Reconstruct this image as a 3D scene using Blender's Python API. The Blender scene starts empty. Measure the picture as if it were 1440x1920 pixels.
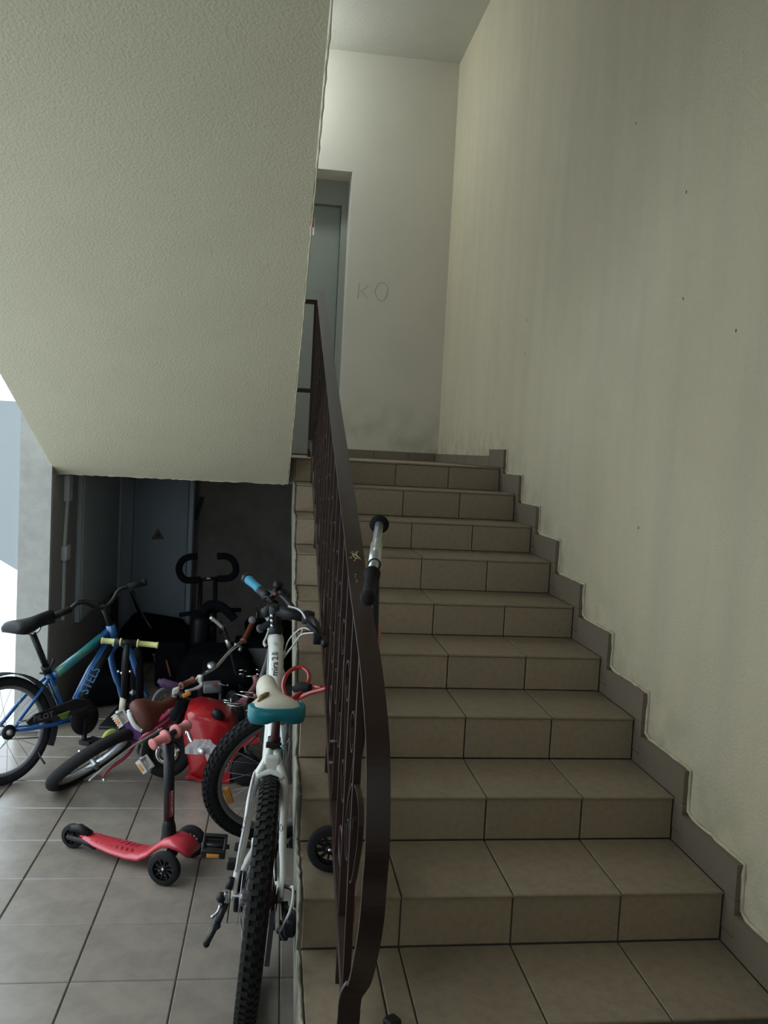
import bpy, bmesh, math, random
from mathutils import Vector, Matrix
random.seed(7)
PI=math.pi; V=Vector
S=bpy.context.scene
col=S.collection
# ---------------------------------------------------------------- camera
CAMP=V((0.33928,-1.96571,1.69724)); FOC=1609.48; YAW=0.131912; PIT=-0.068114; ROL=0.052205
fw=V((math.sin(YAW)*math.cos(PIT),math.cos(YAW)*math.cos(PIT),math.sin(PIT)))
rt=V((math.cos(YAW),-math.sin(YAW),0)); up=rt.cross(fw)
R2=rt*math.cos(ROL)+up*math.sin(ROL); U2=up*math.cos(ROL)-rt*math.sin(ROL)
cd=bpy.data.cameras.new('camera'); cam=bpy.data.objects.new('camera',cd); col.objects.link(cam)
cam.matrix_world=Matrix(((R2.x,U2.x,-fw.x,CAMP.x),(R2.y,U2.y,-fw.y,CAMP.y),(R2.z,U2.z,-fw.z,CAMP.z),(0,0,0,1)))
cd.sensor_width=36; cd.lens=FOC/1920*36; cd.clip_start=.02
S.camera=cam
def P(x,y,Y=None,X=None,Z=None):
    """the point of the room that the photograph shows at pixel x, y, on the plane given"""
    d=fw+R2*((x-720)/FOC)-U2*((y-960)/FOC)
    if Y is not None: t=(Y-CAMP.y)/d.y
    elif X is not None: t=(X-CAMP.x)/d.x
    else: t=(Z-CAMP.z)/d.z
    return CAMP+d*t
# ---------------------------------------------------------------- sky, exposure
W=bpy.data.worlds.new('sky'); S.world=W; W.use_nodes=True
bg=W.node_tree.nodes['Background']; bg.inputs[1].default_value=1.8
_n=W.node_tree.nodes; _l=W.node_tree.links     # overcast sky: brighter overhead than at the horizon, the same all round
_t=_n.new('ShaderNodeTexCoord'); _s=_n.new('ShaderNodeSeparateXYZ'); _l.new(_t.outputs['Generated'],_s.inputs[0])
_r=_n.new('ShaderNodeMapRange'); _r.inputs[1].default_value=0; _r.inputs[2].default_value=1; _r.inputs[3].default_value=1; _r.inputs[4].default_value=2.8
_l.new(_s.outputs['Z'],_r.inputs[0])
_c=_n.new('ShaderNodeMix'); _c.data_type='RGBA'; _c.inputs[0].default_value=1; _c.blend_type='MULTIPLY'; _c.inputs[6].default_value=(.77,.895,1,1)
_v=_n.new('ShaderNodeCombineColor'); [_l.new(_r.outputs[0],_v.inputs[i]) for i in range(3)]
_l.new(_v.outputs[0],_c.inputs[7]); _l.new(_c.outputs[2],bg.inputs[0])
S.view_settings.view_transform='Standard'; S.view_settings.look='None'
S.view_settings.exposure=0; S.view_settings.gamma=1
def area(name,loc,rot,sx,sy,power,colr=(.85,.93,1)):
    l=bpy.data.lights.new(name,'AREA'); l.shape='RECTANGLE'; l.size=sx; l.size_y=sy; l.energy=power; l.color=colr
    o=bpy.data.objects.new(name,l); col.objects.link(o); o.location=loc; o.rotation_euler=rot
    return o
# portals: they only steer the sky's light through the entrance and two unseen openings
area('sky_portal',(.0,-3.6,2.1),(PI/2,0,0),1.2,1.2,1).data.cycles.is_portal=True
for nm,loc,sx,sy in (('sky_portal',(-1.27,1.2,1.55),3.1,3.8),('sky_portal',(-1.12,4.15,3.25),1.7,1.3)):
    o=area(nm,loc,(0,-PI/2,0),sx,sy,1); o.data.cycles.is_portal=True
LAMP_W=36
# ---------------------------------------------------------------- materials
def mat(name,base,rough=.6,metal=0,noise=None,bump=None,spec=.5,rand=0,coat=0,trans=0,emit=None):
    m=bpy.data.materials.new(name); m.use_nodes=True; nt=m.node_tree; n=nt.nodes; b=n['Principled BSDF']
    b.inputs['Base Color'].default_value=(*base,1); b.inputs['Roughness'].default_value=rough
    b.inputs['Metallic'].default_value=metal; b.inputs['Specular IOR Level'].default_value=spec
    b.inputs['Coat Weight'].default_value=coat
    tc=n.new('ShaderNodeTexCoord')
    last=None
    if noise:
        sc,amt,col2=noise
        no=n.new('ShaderNodeTexNoise'); no.inputs['Scale'].default_value=sc; no.inputs['Detail'].default_value=6; no.inputs['Roughness'].default_value=.65
        nt.links.new(tc.outputs['Object'],no.inputs['Vector'])
        mp=n.new('ShaderNodeMapRange'); mp.inputs[1].default_value=.42; mp.inputs[2].default_value=.68; mp.inputs[3].default_value=0; mp.inputs[4].default_value=amt
        nt.links.new(no.outputs['Fac'],mp.inputs[0])
        mx=n.new('ShaderNodeMix'); mx.data_type='RGBA'; mx.inputs[6].default_value=(*base,1); mx.inputs[7].default_value=(*col2,1)
        nt.links.new(mp.outputs[0],mx.inputs[0]); last=mx.outputs[2]
    if rand:
        oi=n.new('ShaderNodeObjectInfo'); mp=n.new('ShaderNodeMapRange'); mp.inputs[3].default_value=1-rand; mp.inputs[4].default_value=1+rand
        nt.links.new(oi.outputs['Random'],mp.inputs[0])
        hs=n.new('ShaderNodeHueSaturation'); hs.inputs['Color'].default_value=(*base,1)
        if last: nt.links.new(last,hs.inputs['Color'])
        nt.links.new(mp.outputs[0],hs.inputs['Value']); last=hs.outputs[0]
    if last: nt.links.new(last,b.inputs['Base Color'])
    if bump:
        sc,st,dist=bump
        no=n.new('ShaderNodeTexNoise'); no.inputs['Scale'].default_value=sc; no.inputs['Detail'].default_value=3
        nt.links.new(tc.outputs['Object'],no.inputs['Vector'])
        bu=n.new('ShaderNodeBump'); bu.inputs['Strength'].default_value=st; bu.inputs['Distance'].default_value=dist
        nt.links.new(no.outputs['Fac'],bu.inputs['Height']); nt.links.new(bu.outputs[0],b.inputs['Normal'])
    if trans: b.inputs['Transmission Weight'].default_value=trans
    return m
def stained(m,zlo,zhi,colr,scale,amt,slope=None):
    """grime with a shape of its own: patches between two heights, breaking up upwards"""
    nt=m.node_tree; n=nt.nodes; b=n['Principled BSDF']
    tc=n.new('ShaderNodeTexCoord'); sp=n.new('ShaderNodeSeparateXYZ'); nt.links.new(tc.outputs['Object'],sp.inputs[0])
    h=sp.outputs['Z']
    if slope:
        k=n.new('ShaderNodeMath'); k.operation='MULTIPLY'; k.inputs[1].default_value=slope[0]; nt.links.new(sp.outputs['Y'],k.inputs[0])
        c=n.new('ShaderNodeMath'); c.operation='MINIMUM'; c.inputs[1].default_value=slope[1]; nt.links.new(k.outputs[0],c.inputs[0])
        s2=n.new('ShaderNodeMath'); s2.operation='SUBTRACT'; nt.links.new(h,s2.inputs[0]); nt.links.new(c.outputs[0],s2.inputs[1]); h=s2.outputs[0]
    g=n.new('ShaderNodeMapRange'); g.inputs[1].default_value=zlo; g.inputs[2].default_value=zhi; g.inputs[3].default_value=1; g.inputs[4].default_value=0
    nt.links.new(h,g.inputs[0])
    no=n.new('ShaderNodeTexNoise'); no.inputs['Scale'].default_value=scale; no.inputs['Detail'].default_value=8; nt.links.new(tc.outputs['Object'],no.inputs['Vector'])
    q=n.new('ShaderNodeMapRange'); q.inputs[1].default_value=.4; q.inputs[2].default_value=.66; nt.links.new(no.outputs['Fac'],q.inputs[0])
    mu=n.new('ShaderNodeMath'); mu.operation='MULTIPLY'; nt.links.new(g.outputs[0],mu.inputs[0]); nt.links.new(q.outputs[0],mu.inputs[1])
    m2=n.new('ShaderNodeMath'); m2.operation='MULTIPLY'; m2.inputs[1].default_value=amt; nt.links.new(mu.outputs[0],m2.inputs[0])
    mx=n.new('ShaderNodeMix'); mx.data_type='RGBA'; mx.inputs[7].default_value=(*colr,1)
    old=b.inputs['Base Color'].links
    if old: nt.links.new(old[0].from_socket,mx.inputs[6])
    else: mx.inputs[6].default_value=b.inputs['Base Color'].default_value
    nt.links.new(m2.outputs[0],mx.inputs[0]); nt.links.new(mx.outputs[2],b.inputs['Base Color'])
    return m
M={}
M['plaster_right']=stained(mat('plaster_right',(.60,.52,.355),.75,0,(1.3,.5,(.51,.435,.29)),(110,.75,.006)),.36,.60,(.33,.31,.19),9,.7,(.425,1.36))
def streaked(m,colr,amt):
    """dirt and brush streaks down the wall, with its shading put into the colour"""
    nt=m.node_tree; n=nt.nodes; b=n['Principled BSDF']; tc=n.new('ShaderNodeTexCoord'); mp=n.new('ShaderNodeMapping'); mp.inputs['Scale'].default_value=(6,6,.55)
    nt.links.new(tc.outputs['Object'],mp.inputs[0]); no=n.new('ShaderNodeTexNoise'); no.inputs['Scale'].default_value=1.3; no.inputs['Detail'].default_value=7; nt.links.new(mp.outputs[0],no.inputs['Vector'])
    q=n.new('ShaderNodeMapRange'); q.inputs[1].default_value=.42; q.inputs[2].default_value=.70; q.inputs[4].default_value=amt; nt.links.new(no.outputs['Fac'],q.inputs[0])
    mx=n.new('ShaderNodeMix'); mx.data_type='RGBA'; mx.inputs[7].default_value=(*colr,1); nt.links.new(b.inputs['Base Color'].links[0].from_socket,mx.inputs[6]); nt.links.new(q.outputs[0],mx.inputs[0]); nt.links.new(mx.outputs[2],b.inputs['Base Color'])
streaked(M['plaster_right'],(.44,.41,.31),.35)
M['plaster_back']=stained(mat('plaster_back',(.60,.56,.46),.7,0,(2.2,.4,(.53,.50,.41)),(110,.25,.003)),1.7,2.2,(.36,.34,.18),6,.8)
M['plaster_soffit']=mat('plaster_soffit',(.60,.55,.39),.7,0,(3,.4,(.54,.49,.35)),(120,.45,.006))
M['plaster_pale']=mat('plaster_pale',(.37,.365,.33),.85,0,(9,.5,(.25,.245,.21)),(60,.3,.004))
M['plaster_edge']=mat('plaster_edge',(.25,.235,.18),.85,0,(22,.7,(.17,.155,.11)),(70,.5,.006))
M['plaster_lip']=mat('plaster_lip',(.56,.50,.35),.85,0,(22,.8,(.36,.31,.18)),(70,.5,.006))
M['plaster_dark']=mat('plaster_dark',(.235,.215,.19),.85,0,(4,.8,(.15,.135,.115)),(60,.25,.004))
M['ceiling']=mat('ceiling_paint',(.52,.50,.43),.35,0,(3,.4,(.46,.44,.38)),(95,.4,.005))
M['concrete_out']=mat('concrete_outside',(.55,.55,.53),.9,0,(2,.4,(.45,.45,.43)))
M['grout']=mat('grout',(.10,.092,.075),.9,0,(30,.6,(.06,.055,.045)))
M['tile_stair']=mat('stair_tile',(.262,.204,.135),.42,0,(26,.9,(.195,.150,.097)),(240,.3,.0015),rand=.06)
M['tile_riser']=mat('riser_tile',(.315,.243,.162),.5,0,(40,.8,(.25,.19,.124)),(240,.3,.0015),rand=.06)
M['tile_skirt']=mat('skirting_tile',(.175,.138,.096),.6,0,(5,.4,(.15,.118,.08)),rand=.05)
M['tile_floor']=mat('floor_tile',(.225,.193,.155),.27,0,(7,.9,(.165,.142,.117)),(200,.15,.001),rand=.05,spec=.9)
M['door_paint']=mat('door_paint',(.26,.27,.225),.5,0,(6,.3,(.2,.21,.18)))
M['door_paint2']=mat('door_paint_leaf',(.25,.265,.22),.45,0,(6,.3,(.19,.21,.185)))
M['sticker_white']=mat('sticker_white',(.7,.7,.68),.5)
M['sticker_red']=mat('sticker_red',(.5,.03,.03),.5)
M['lamp_glass']=mat('lamp_glass',(.8,.85,.85),.4); _b=M['lamp_glass'].node_tree.nodes['Principled BSDF']; _b.inputs['Emission Color'].default_value=(.86,.95,1,1); _b.inputs['Emission Strength'].default_value=8
M['ink']=mat('ink',(.03,.03,.03),.6)
M['scratch']=mat('scratch',(.36,.345,.29),.9)
M['steel_brown']=mat('railing_paint',(.028,.012,.008),.45,0,(14,.5,(.035,.02,.015)),(60,.1,.001))
M['scratch_gold']=mat('bare_scratch',(.55,.45,.25),.5)
M['rubber']=mat('black_rubber',(.010,.010,.0105),.8,0,(30,.5,(.018,.018,.017)),spec=.25)
M['rubber_dusty']=mat('dusty_rubber',(.022,.021,.019),.9,0,(18,.7,(.012,.012,.012)),spec=.2)
M['black']=mat('black_plastic',(.008,.008,.009),.45,spec=.3)
M['blackmetal']=mat('black_metal',(.010,.010,.011),.4,.1,spec=.4)
M['foam']=mat('black_foam',(.007,.009,.012),.95,spec=.12)
M['chrome']=mat('chrome',(.75,.76,.78),.18,1)
M['alu']=mat('aluminium',(.45,.46,.47),.35,.9)
M['galv']=mat('dull_spoke_metal',(.30,.30,.31),.4,.8)
M['white_frame']=mat('white_bike_paint',(.66,.66,.60),.3,0,(25,.35,(.45,.43,.36)),coat=.3)
M['cream']=mat('cream_vinyl',(.60,.56,.45),.45,0,(14,.7,(.50,.45,.34)))
M['teal']=mat('teal_vinyl',(.004,.17,.20),.35,0,(25,.3,(.01,.12,.14)))
M['tear']=mat('torn_foam',(.26,.16,.07),.9,0,(60,.8,(.12,.07,.03)))
M['blue_grip']=mat('light_blue_rubber',(.03,.24,.36),.6)
M['blue']=mat('blue_bike_paint',(.010,.085,.25),.25,0,None,coat=.5)
M['lime']=mat('lime_paint',(.12,.22,.04),.4)
M['bluegreen']=mat('blue_green_paint',(.015,.16,.19),.3,0,(9,.9,(.09,.2,.06)),coat=.4)
M['ink_blue']=mat('pale_blue_print',(.05,.16,.33),.4)
M['brown_vinyl']=mat('brown_vinyl',(.105,.026,.016),.5,0,(20,.4,(.075,.02,.014)))
M['brown_grip']=mat('brown_rubber',(.19,.06,.04),.6)
M['rust_grip']=mat('rust_rubber',(.20,.05,.022),.6)
M['pink']=mat('pink_paint',(.42,.05,.10),.35,coat=.3)
M['salmon']=mat('salmon_rubber',(.55,.17,.16),.55)
M['palepink']=mat('pale_pink_paint',(.34,.14,.145),.4)
M['purple']=mat('purple_plastic',(.10,.03,.15),.5)
M['dullpurple']=mat('dull_purple_plastic',(.11,.06,.14),.5)
M['white_plastic']=mat('white_plastic',(.55,.54,.50),.5)
M['amber']=mat('amber_reflector',(.62,.25,.03),.25,coat=.5)
M['red']=mat('red_plastic',(.40,.010,.016),.3,0,(6,.4,(.33,.008,.013)),coat=.4)
M['red_deck']=mat('red_scooter_deck',(.46,.03,.045),.35,coat=.3)
M['darkred']=mat('dark_red_print',(.20,.012,.02),.5)
M['red_cable']=mat('red_vinyl_cable',(.32,.012,.014),.22,coat=.6)
M['yellow']=mat('pale_yellow_rubber',(.55,.55,.20),.55)
M['fluo']=mat('yellow_green_plastic',(.38,.45,.08),.5)
M['silver']=mat('silver_paint',(.52,.54,.52),.3,.6)
M['cab_light']=mat('hazed_blue_grey_paint',(.50,.57,.63),.5,0,(5,.35,(.44,.5,.57)))  # blue-grey paint, lightened so the colour carries the daylight haze
M['cab_dark']=mat('hazed_dark_blue_grey_paint',(.36,.43,.50),.5,0,(4,.5,(.29,.35,.42)))  # same haze put into this cabinet's blue-grey tone
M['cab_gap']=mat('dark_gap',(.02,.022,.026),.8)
M['conduit']=mat('pale_grey_conduit',(.68,.71,.75),.5)
M['foil']=mat('silver_foil',(.72,.73,.74),.38,.6)
M['plaster_violet_haze']=mat('hazed_grey_violet_plaster',(.37,.36,.385),.85,0,(5,.5,(.29,.28,.30)))  # violet-grey plaster with bright haze painted into its tone
M['mudguard']=mat('mudguard_black',(.014,.015,.017),.9,spec=.1)
M['panel_out']=mat('pale_blue_panel',(.36,.39,.40),.5,0,(3,.3,(.32,.35,.36)))
M['yellow_sign']=mat('faded_warning_sign',(.16,.15,.10),.6)
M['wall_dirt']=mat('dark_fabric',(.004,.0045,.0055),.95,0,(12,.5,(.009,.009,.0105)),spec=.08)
M['greyplastic']=mat('grey_plastic',(.14,.14,.145),.5)
M['cable_white']=mat('white_cable',(.55,.55,.52),.4)
M['rustbrown']=mat('dark_red_brown',(.05,.012,.010),.6)
# ---------------------------------------------------------------- geometry helpers
class MB:
    """collects shapes and links them as ONE mesh object"""
    def __init__(s): s.v=[]; s.f=[]; s.sm=[]
    def add(s,vs,fs,sm=False):
        o=len(s.v); s.v+=[V(a) for a in vs]; s.f+=[tuple(i+o for i in f) for f in fs]; s.sm+=[sm]*len(fs); return s
    def box(s,lo,hi,bev=0):
        x0,y0,z0=lo; x1,y1,z1=hi
        if bev:
            c=V(((x0+x1)/2,(y0+y1)/2,(z0+z1)/2)); return s.obox(c,V((1,0,0)),V((0,1,0)),V((0,0,1)),(x1-x0,y1-y0,z1-z0),bev)
        return s.add([(x0,y0,z0),(x1,y0,z0),(x1,y1,z0),(x0,y1,z0),(x0,y0,z1),(x1,y0,z1),(x1,y1,z1),(x0,y1,z1)],
            [(3,2,1,0),(4,5,6,7),(0,1,5,4),(1,2,6,5),(2,3,7,6),(3,0,4,7)])
    def obox(s,c,ax,ay,az,size,bev=0):
        c=V(c);a=V(ax).normalized();b=V(ay).normalized();d=V(az).normalized();h=[q/2 for q in size]
        bm=bmesh.new(); bmesh.ops.create_cube(bm,size=1)
        for v in bm.verts: v.co=V((v.co.x*size[0],v.co.y*size[1],v.co.z*size[2]))
        if bev: bmesh.ops.bevel(bm,geom=bm.edges[:],offset=min(bev,min(size)*.45),segments=2,affect='EDGES',profile=.6)
        bm.verts.index_update()
        vs=[c+a*v.co.x+b*v.co.y+d*v.co.z for v in bm.verts]; fs=[[v.index for v in f.verts] for f in bm.faces]; bm.free()
        return s.add(vs,fs,bool(bev))
    def prism(s,poly,ext):
        """poly: 3D points of one face, ext: extrusion vector"""
        n=len(poly); e=V(ext); a=[V(p) for p in poly]; b=[p+e for p in a]
        nn=V((0,0,0))
        for i in range(n): nn+=a[i].cross(a[(i+1)%n])
        fl=nn.dot(e)>0
        fs=[tuple(range(n))[::-1] if fl else tuple(range(n)), tuple(range(n,2*n)) if fl else tuple(range(n,2*n))[::-1]]
        for i in range(n):
            j=(i+1)%n; q=(i,j,n+j,n+i); fs.append(q if fl else q[::-1])
        return s.add(a+b,fs)
    def frames(s,pts,closed=False):
        pts=[V(p) for p in pts]; n=len(pts); T=[]
        for i in range(n):
            if closed: t=pts[(i+1)%n]-pts[i-1]
            else: t=pts[min(i+1,n-1)]-pts[max(i-1,0)]
            T.append(t.normalized() if t.length>1e-9 else V((0,0,1)))
        u=T[0].orthogonal().normalized(); F=[]
        for i in range(n):
            u=u-T[i]*u.dot(T[i]); u=u.normalized() if u.length>1e-6 else T[i].orthogonal().normalized()
            F.append((pts[i],u.copy(),T[i].cross(u)))
        return F
    def tube(s,pts,r,n=10,closed=False,cap=True,smooth_path=0,flat=1.0,upv=None):
        if smooth_path: pts=spline(pts,smooth_path,closed)
        m=len(pts); rr=r if isinstance(r,(list,tuple)) else [r]*m
        if len(rr)!=m: rr=[rr[0]+(rr[-1]-rr[0])*i/(m-1) for i in range(m)] if len(rr)==2 else [rr[int(i*(len(rr)-1)/(m-1)+.5)] for i in range(m)]
        F=s.frames(pts,closed); vs=[]
        for (p,u,w),q in zip(F,rr):
            if upv is not None:
                t=u.cross(w); w=t.cross(V(upv)).normalized(); u=w.cross(t).normalized()
            for k in range(n):
                a=2*PI*k/n; vs.append(p+(u*math.cos(a)*flat+w*math.sin(a))*q)
        fs=[]
        for i in range(m if closed else m-1):
            j=(i+1)%m
            for k in range(n):
                l=(k+1)%n; fs.append((i*n+k,i*n+l,j*n+l,j*n+k))
        if cap and not closed:
            fs.append(tuple(range(n))[::-1]); fs.append(tuple((m-1)*n+k for k in range(n)))
        return s.add(vs,fs,True)
    def strip(s,pts,nor,w,t,closed=False):
        """flat bar along pts: width w along nor, thickness t across"""
        F=s.frames(pts,closed); m=len(F); vs=[]
        for p,u,q in F:
            T=u.cross(q); a=V(nor) if not callable(nor) else nor(p)
            a=(a-T*a.dot(T)).normalized(); b=T.cross(a)
            for i,j in ((-1,-1),(1,-1),(1,1),(-1,1)): vs.append(p+a*(i*w/2)+b*(j*t/2))
        fs=[]
        for i in range(m if closed else m-1):
            j=(i+1)%m
            for k in range(4): l=(k+1)%4; fs.append((i*4+k,i*4+l,j*4+l,j*4+k))
        if not closed: fs+= [(3,2,1,0),tuple((m-1)*4+k for k in range(4))]
        return s.add(vs,fs)
    def cyl(s,a,b,r,n=16,r2=None): return s.tube([a,b],[r,r if r2 is None else r2],n)
    def torus(s,c,ax,R,r,n=40,m=12,flat=1.0):
        c=V(c); ax=V(ax).normalized(); u=ax.orthogonal().normalized(); w=ax.cross(u); vs=[];fs=[]
        for i in range(n):
            a=2*PI*i/n; d=u*math.cos(a)+w*math.sin(a)
            for k in range(m):
                b=2*PI*k/m; vs.append(c+d*(R+r*math.cos(b))+ax*(r*flat*math.sin(b)))
        for i in range(n):
            j=(i+1)%n
            for k in range(m):
                l=(k+1)%m; fs.append((i*m+k,j*m+k,j*m+l,i*m+l))
        return s.add(vs,fs,True)
    def lathe(s,c,ax,prof,n=24,cap=True):
        """prof: (radius, distance along axis)"""
        c=V(c); ax=V(ax).normalized(); u=ax.orthogonal().normalized(); w=ax.cross(u); vs=[];fs=[]; m=len(prof)
        for r,h in prof:
            for k in range(n): a=2*PI*k/n; vs.append(c+ax*h+(u*math.cos(a)+w*math.sin(a))*r)
        for i in range(m-1):
            for k in range(n): l=(k+1)%n; fs.append((i*n+k,i*n+l,(i+1)*n+l,(i+1)*n+k))
        if cap: fs+=[tuple(range(n))[::-1],tuple((m-1)*n+k for k in range(n))]
        return s.add(vs,fs,True)
    def ball(s,c,r,n=12,m=8,sc=(1,1,1)):
        vs=[];fs=[]; c=V(c)
        for i in range(m+1):
            t=PI*i/m
            for k in range(n): a=2*PI*k/n; vs.append(c+V((math.sin(t)*math.cos(a)*sc[0],math.sin(t)*math.sin(a)*sc[1],math.cos(t)*sc[2]))*r)
        for i in range(m):
            for k in range(n): l=(k+1)%n; fs.append((i*n+k,(i+1)*n+k,(i+1)*n+l,i*n+l))
        return s.add(vs,fs,True)
    def build(s,name,m,parent=None,**kw):
        me=bpy.data.meshes.new(name); me.from_pydata([tuple(v) for v in s.v],[],s.f); me.update()
        for p,q in zip(me.polygons,s.sm): p.use_smooth=q
        bm=bmesh.new(); bm.from_mesh(me); bmesh.ops.recalc_face_normals(bm,faces=bm.faces); bm.to_mesh(me); bm.free()
        if isinstance(m,str): m=M[m]
        me.materials.append(m); o=bpy.data.objects.new(name,me); col.objects.link(o)
        if parent: o.parent=parent; o.matrix_parent_inverse=Matrix.Translation(-parent.location) if parent.type=='EMPTY' else Matrix.Identity(4)
        for k,v in kw.items(): o[k]=v
        return o
def spline(pts,k=6,closed=False):
    pts=[V(p) for p in pts]; n=len(pts); out=[]
    for i in range(n if closed else n-1):
        if closed: a,b,c,d=pts[i-1],pts[i],pts[(i+1)%n],pts[(i+2)%n]
        else: a,b,c,d=pts[max(i-1,0)],pts[i],pts[i+1],pts[min(i+2,n-1)]
        for j in range(k):
            t=j/k; out.append(.5*((2*b)+(c-a)*t+(2*a-5*b+4*c-d)*t*t+(3*b-a-3*c+d)*t**3))
    if not closed: out.append(pts[-1])
    return out
def thing(name,label,cat,loc=(0,0,0),group=None):
    o=bpy.data.objects.new(name,None); col.objects.link(o); o.location=loc; o.empty_display_size=.05
    o['label']=label; o['category']=cat
    if group: o['group']=group
    return o
def tag(o,label,cat,group=None):
    o['label']=label; o['category']=cat
    if group: o['group']=group
    return o
def struct(name,mb,m): return mb.build(name,m,None,kind='structure')
def text_mb(txt,origin,xdir,ydir,size,depth=.0008,font_shear=0,bold=0):
    cu=bpy.data.curves.new('txt','FONT'); cu.body=txt; cu.size=1; cu.resolution_u=2; cu.extrude=0; cu.shear=font_shear; cu.offset=bold
    o=bpy.data.objects.new('txt',cu); col.objects.link(o)
    bpy.context.view_layer.update()
    me=bpy.data.meshes.new_from_object(o.evaluated_get(bpy.context.evaluated_depsgraph_get()))
    bpy.data.objects.remove(o)
    x=V(xdir).normalized(); y=V(ydir).normalized(); nn=x.cross(y); o0=V(origin); mb=MB()
    vs=[o0+x*(v.co.x*size)+y*(v.co.y*size)+nn*depth for v in me.vertices]
    mb.add(vs,[tuple(p.vertices) for p in me.polygons]); bpy.data.meshes.remove(me)
    return mb
# ================================================================ SETTING
RUN=.3531; RISE=.15; XL=.4754; XR=1.74; TS=.3268; XJ=.7545
LY=9*RUN; LZ=1.65; BY=5.35; CZ=4.985; WXL=-.895
# floor: grout bed with separate tiles
fl=struct('floor',MB().box((-1.06,-3.4,-.12),(1.74,BY,-.006)),'grout')
def tile_mesh(name,sx,sy,t,c=.003):
    me=bpy.data.meshes.new(name); hx,hy=sx/2,sy/2
    vs=[(-hx,-hy,-t),(hx,-hy,-t),(hx,hy,-t),(-hx,hy,-t),(-hx,-hy,-c),(hx,-hy,-c),(hx,hy,-c),(-hx,hy,-c),(-hx+c,-hy+c,0),(hx-c,-hy+c,0),(hx-c,hy-c,0),(-hx+c,hy-c,0)]
    fs=[(3,2,1,0),(8,9,10,11)]
    for i in range(4):
        j=(i+1)%4; fs+=[(i,j,4+j,4+i),(4+i,4+j,8+j,8+i)]
    me.from_pydata(vs,[],fs); me.update(); return me
_tm={}
def tile(name,m,c,ax,ay,sx,sy,parent,t=.008,key=None):
    """one tile: centre of its face, the two directions of its edges, its size"""
    k=(m,round(sx,3),round(sy,3),t)
    if k not in _tm: _tm[k]=tile_mesh(name,sx,sy,t); _tm[k].materials.append(M[m])
    o=bpy.data.objects.new(name,_tm[k]); col.objects.link(o); o.parent=parent
    x=V(ax);y=V(ay);z=x.cross(y)
    z=(z+V((random.uniform(-1,1),random.uniform(-1,1),random.uniform(-1,1)))*.0025).normalized(); x=(x-z*x.dot(z)).normalized(); y=z.cross(x)
    c=V(c); o.matrix_parent_inverse=Matrix.Translation(-parent.location); o.matrix_basis=Matrix(((x.x,y.x,z.x,c.x),(x.y,y.y,z.y,c.y),(x.z,y.z,z.z,c.z),(0,0,0,1)))
    return o
# floor grid: line 4 of the tiles at x=.449, rows from y=2.023, turned by .011 rad; tile .326
FS=.3262; FX=.448; FY=2.003; FT=-.0112
ca,sa=math.cos(FT),math.sin(FT)
for i in range(-6,4):
    for j in range(-8,11):
        cx=(i+.5)*FS; cy=(j+.5)*FS
        wx=FX+cx*ca-cy*sa; wy=FY+cx*sa+cy*ca
        if wx+FS/2<-1.0: continue
        if wx-FS/2<-1.05:
            w=wx+FS/2+1.05; tile('tile','tile_floor',(wx+FS/2-w/2-.002,wy,0),(ca,sa,0),(-sa,ca,0),w-.004,FS-.004,fl) if w>.04 and wy<3.0-FS/2 else None; continue
        if wx+FS/2>1.74 or wy+FS/2>BY or wy<-1.2: continue
        if wx-FS/2<-.9 and wy>3.0-FS/2: continue
        if i==-1 and j in (-3,):    # the row where the layer cut one tile in two
            for a,b in ((0,.43),(.43,1)):
                w=(b-a)*FS; x=((i+(a+b)/2))*FS
                tile('tile','tile_floor',(FX+x*ca-cy*sa,FY+x*sa+cy*ca,0),(ca,sa,0),(-sa,ca,0),w-.004,FS-.004,fl)
            continue
        tile('tile','tile_floor',(wx,wy,0),(ca,sa,0),(-sa,ca,0),FS-.004,FS-.004,fl)
# walls
OY=-.7; OZ=3.1
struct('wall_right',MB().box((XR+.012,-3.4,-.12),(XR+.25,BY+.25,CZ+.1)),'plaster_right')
wb=MB()
DX0,DX1,DZ=-.05,.895,4.02
wb.box((-1.07,BY,-.12),(DX0,BY+.25,CZ)); wb.box((DX0,BY,-.12),(DX1,BY+.25,LZ-.2)); wb.box((DX0,BY,DZ),(DX1,BY+.25,CZ)); wb.box((DX1,BY,-.12),(XR+.012,BY+.25,CZ))
o=struct('wall_back',wb,'plaster_back')
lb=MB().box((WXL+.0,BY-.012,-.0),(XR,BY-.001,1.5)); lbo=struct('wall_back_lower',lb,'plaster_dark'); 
# left wall: pillar and the wall behind it, window over the landing, wall above the entrance opening
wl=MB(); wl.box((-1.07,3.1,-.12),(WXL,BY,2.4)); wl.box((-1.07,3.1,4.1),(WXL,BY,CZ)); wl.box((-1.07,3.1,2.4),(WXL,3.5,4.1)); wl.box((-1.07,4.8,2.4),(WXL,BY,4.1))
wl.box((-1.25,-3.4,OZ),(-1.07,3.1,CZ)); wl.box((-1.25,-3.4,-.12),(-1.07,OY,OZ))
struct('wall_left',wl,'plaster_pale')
struct('wall_left_recess',MB().box((WXL,3.115,0),(WXL+.004,BY-.013,1.48)),'plaster_violet_haze')
wf=MB(); FX0,FX1,FZ0,FZ1=-.6,.6,1.5,2.7
wf.box((-1.25,-3.55,-.12),(FX0,-3.4,CZ+.1)); wf.box((FX1,-3.55,-.12),(XR+.25,-3.4,CZ+.1)); wf.box((FX0,-3.55,-.12),(FX1,-3.4,FZ0)); wf.box((FX0,-3.55,FZ1),(FX1,-3.4,CZ+.1))
struct('wall_front',wf,'plaster_back')
struct('ceiling',MB().box((-1.25,-3.55,CZ),(XR+.25,BY+.25,CZ+.15)),'ceiling')
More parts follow.
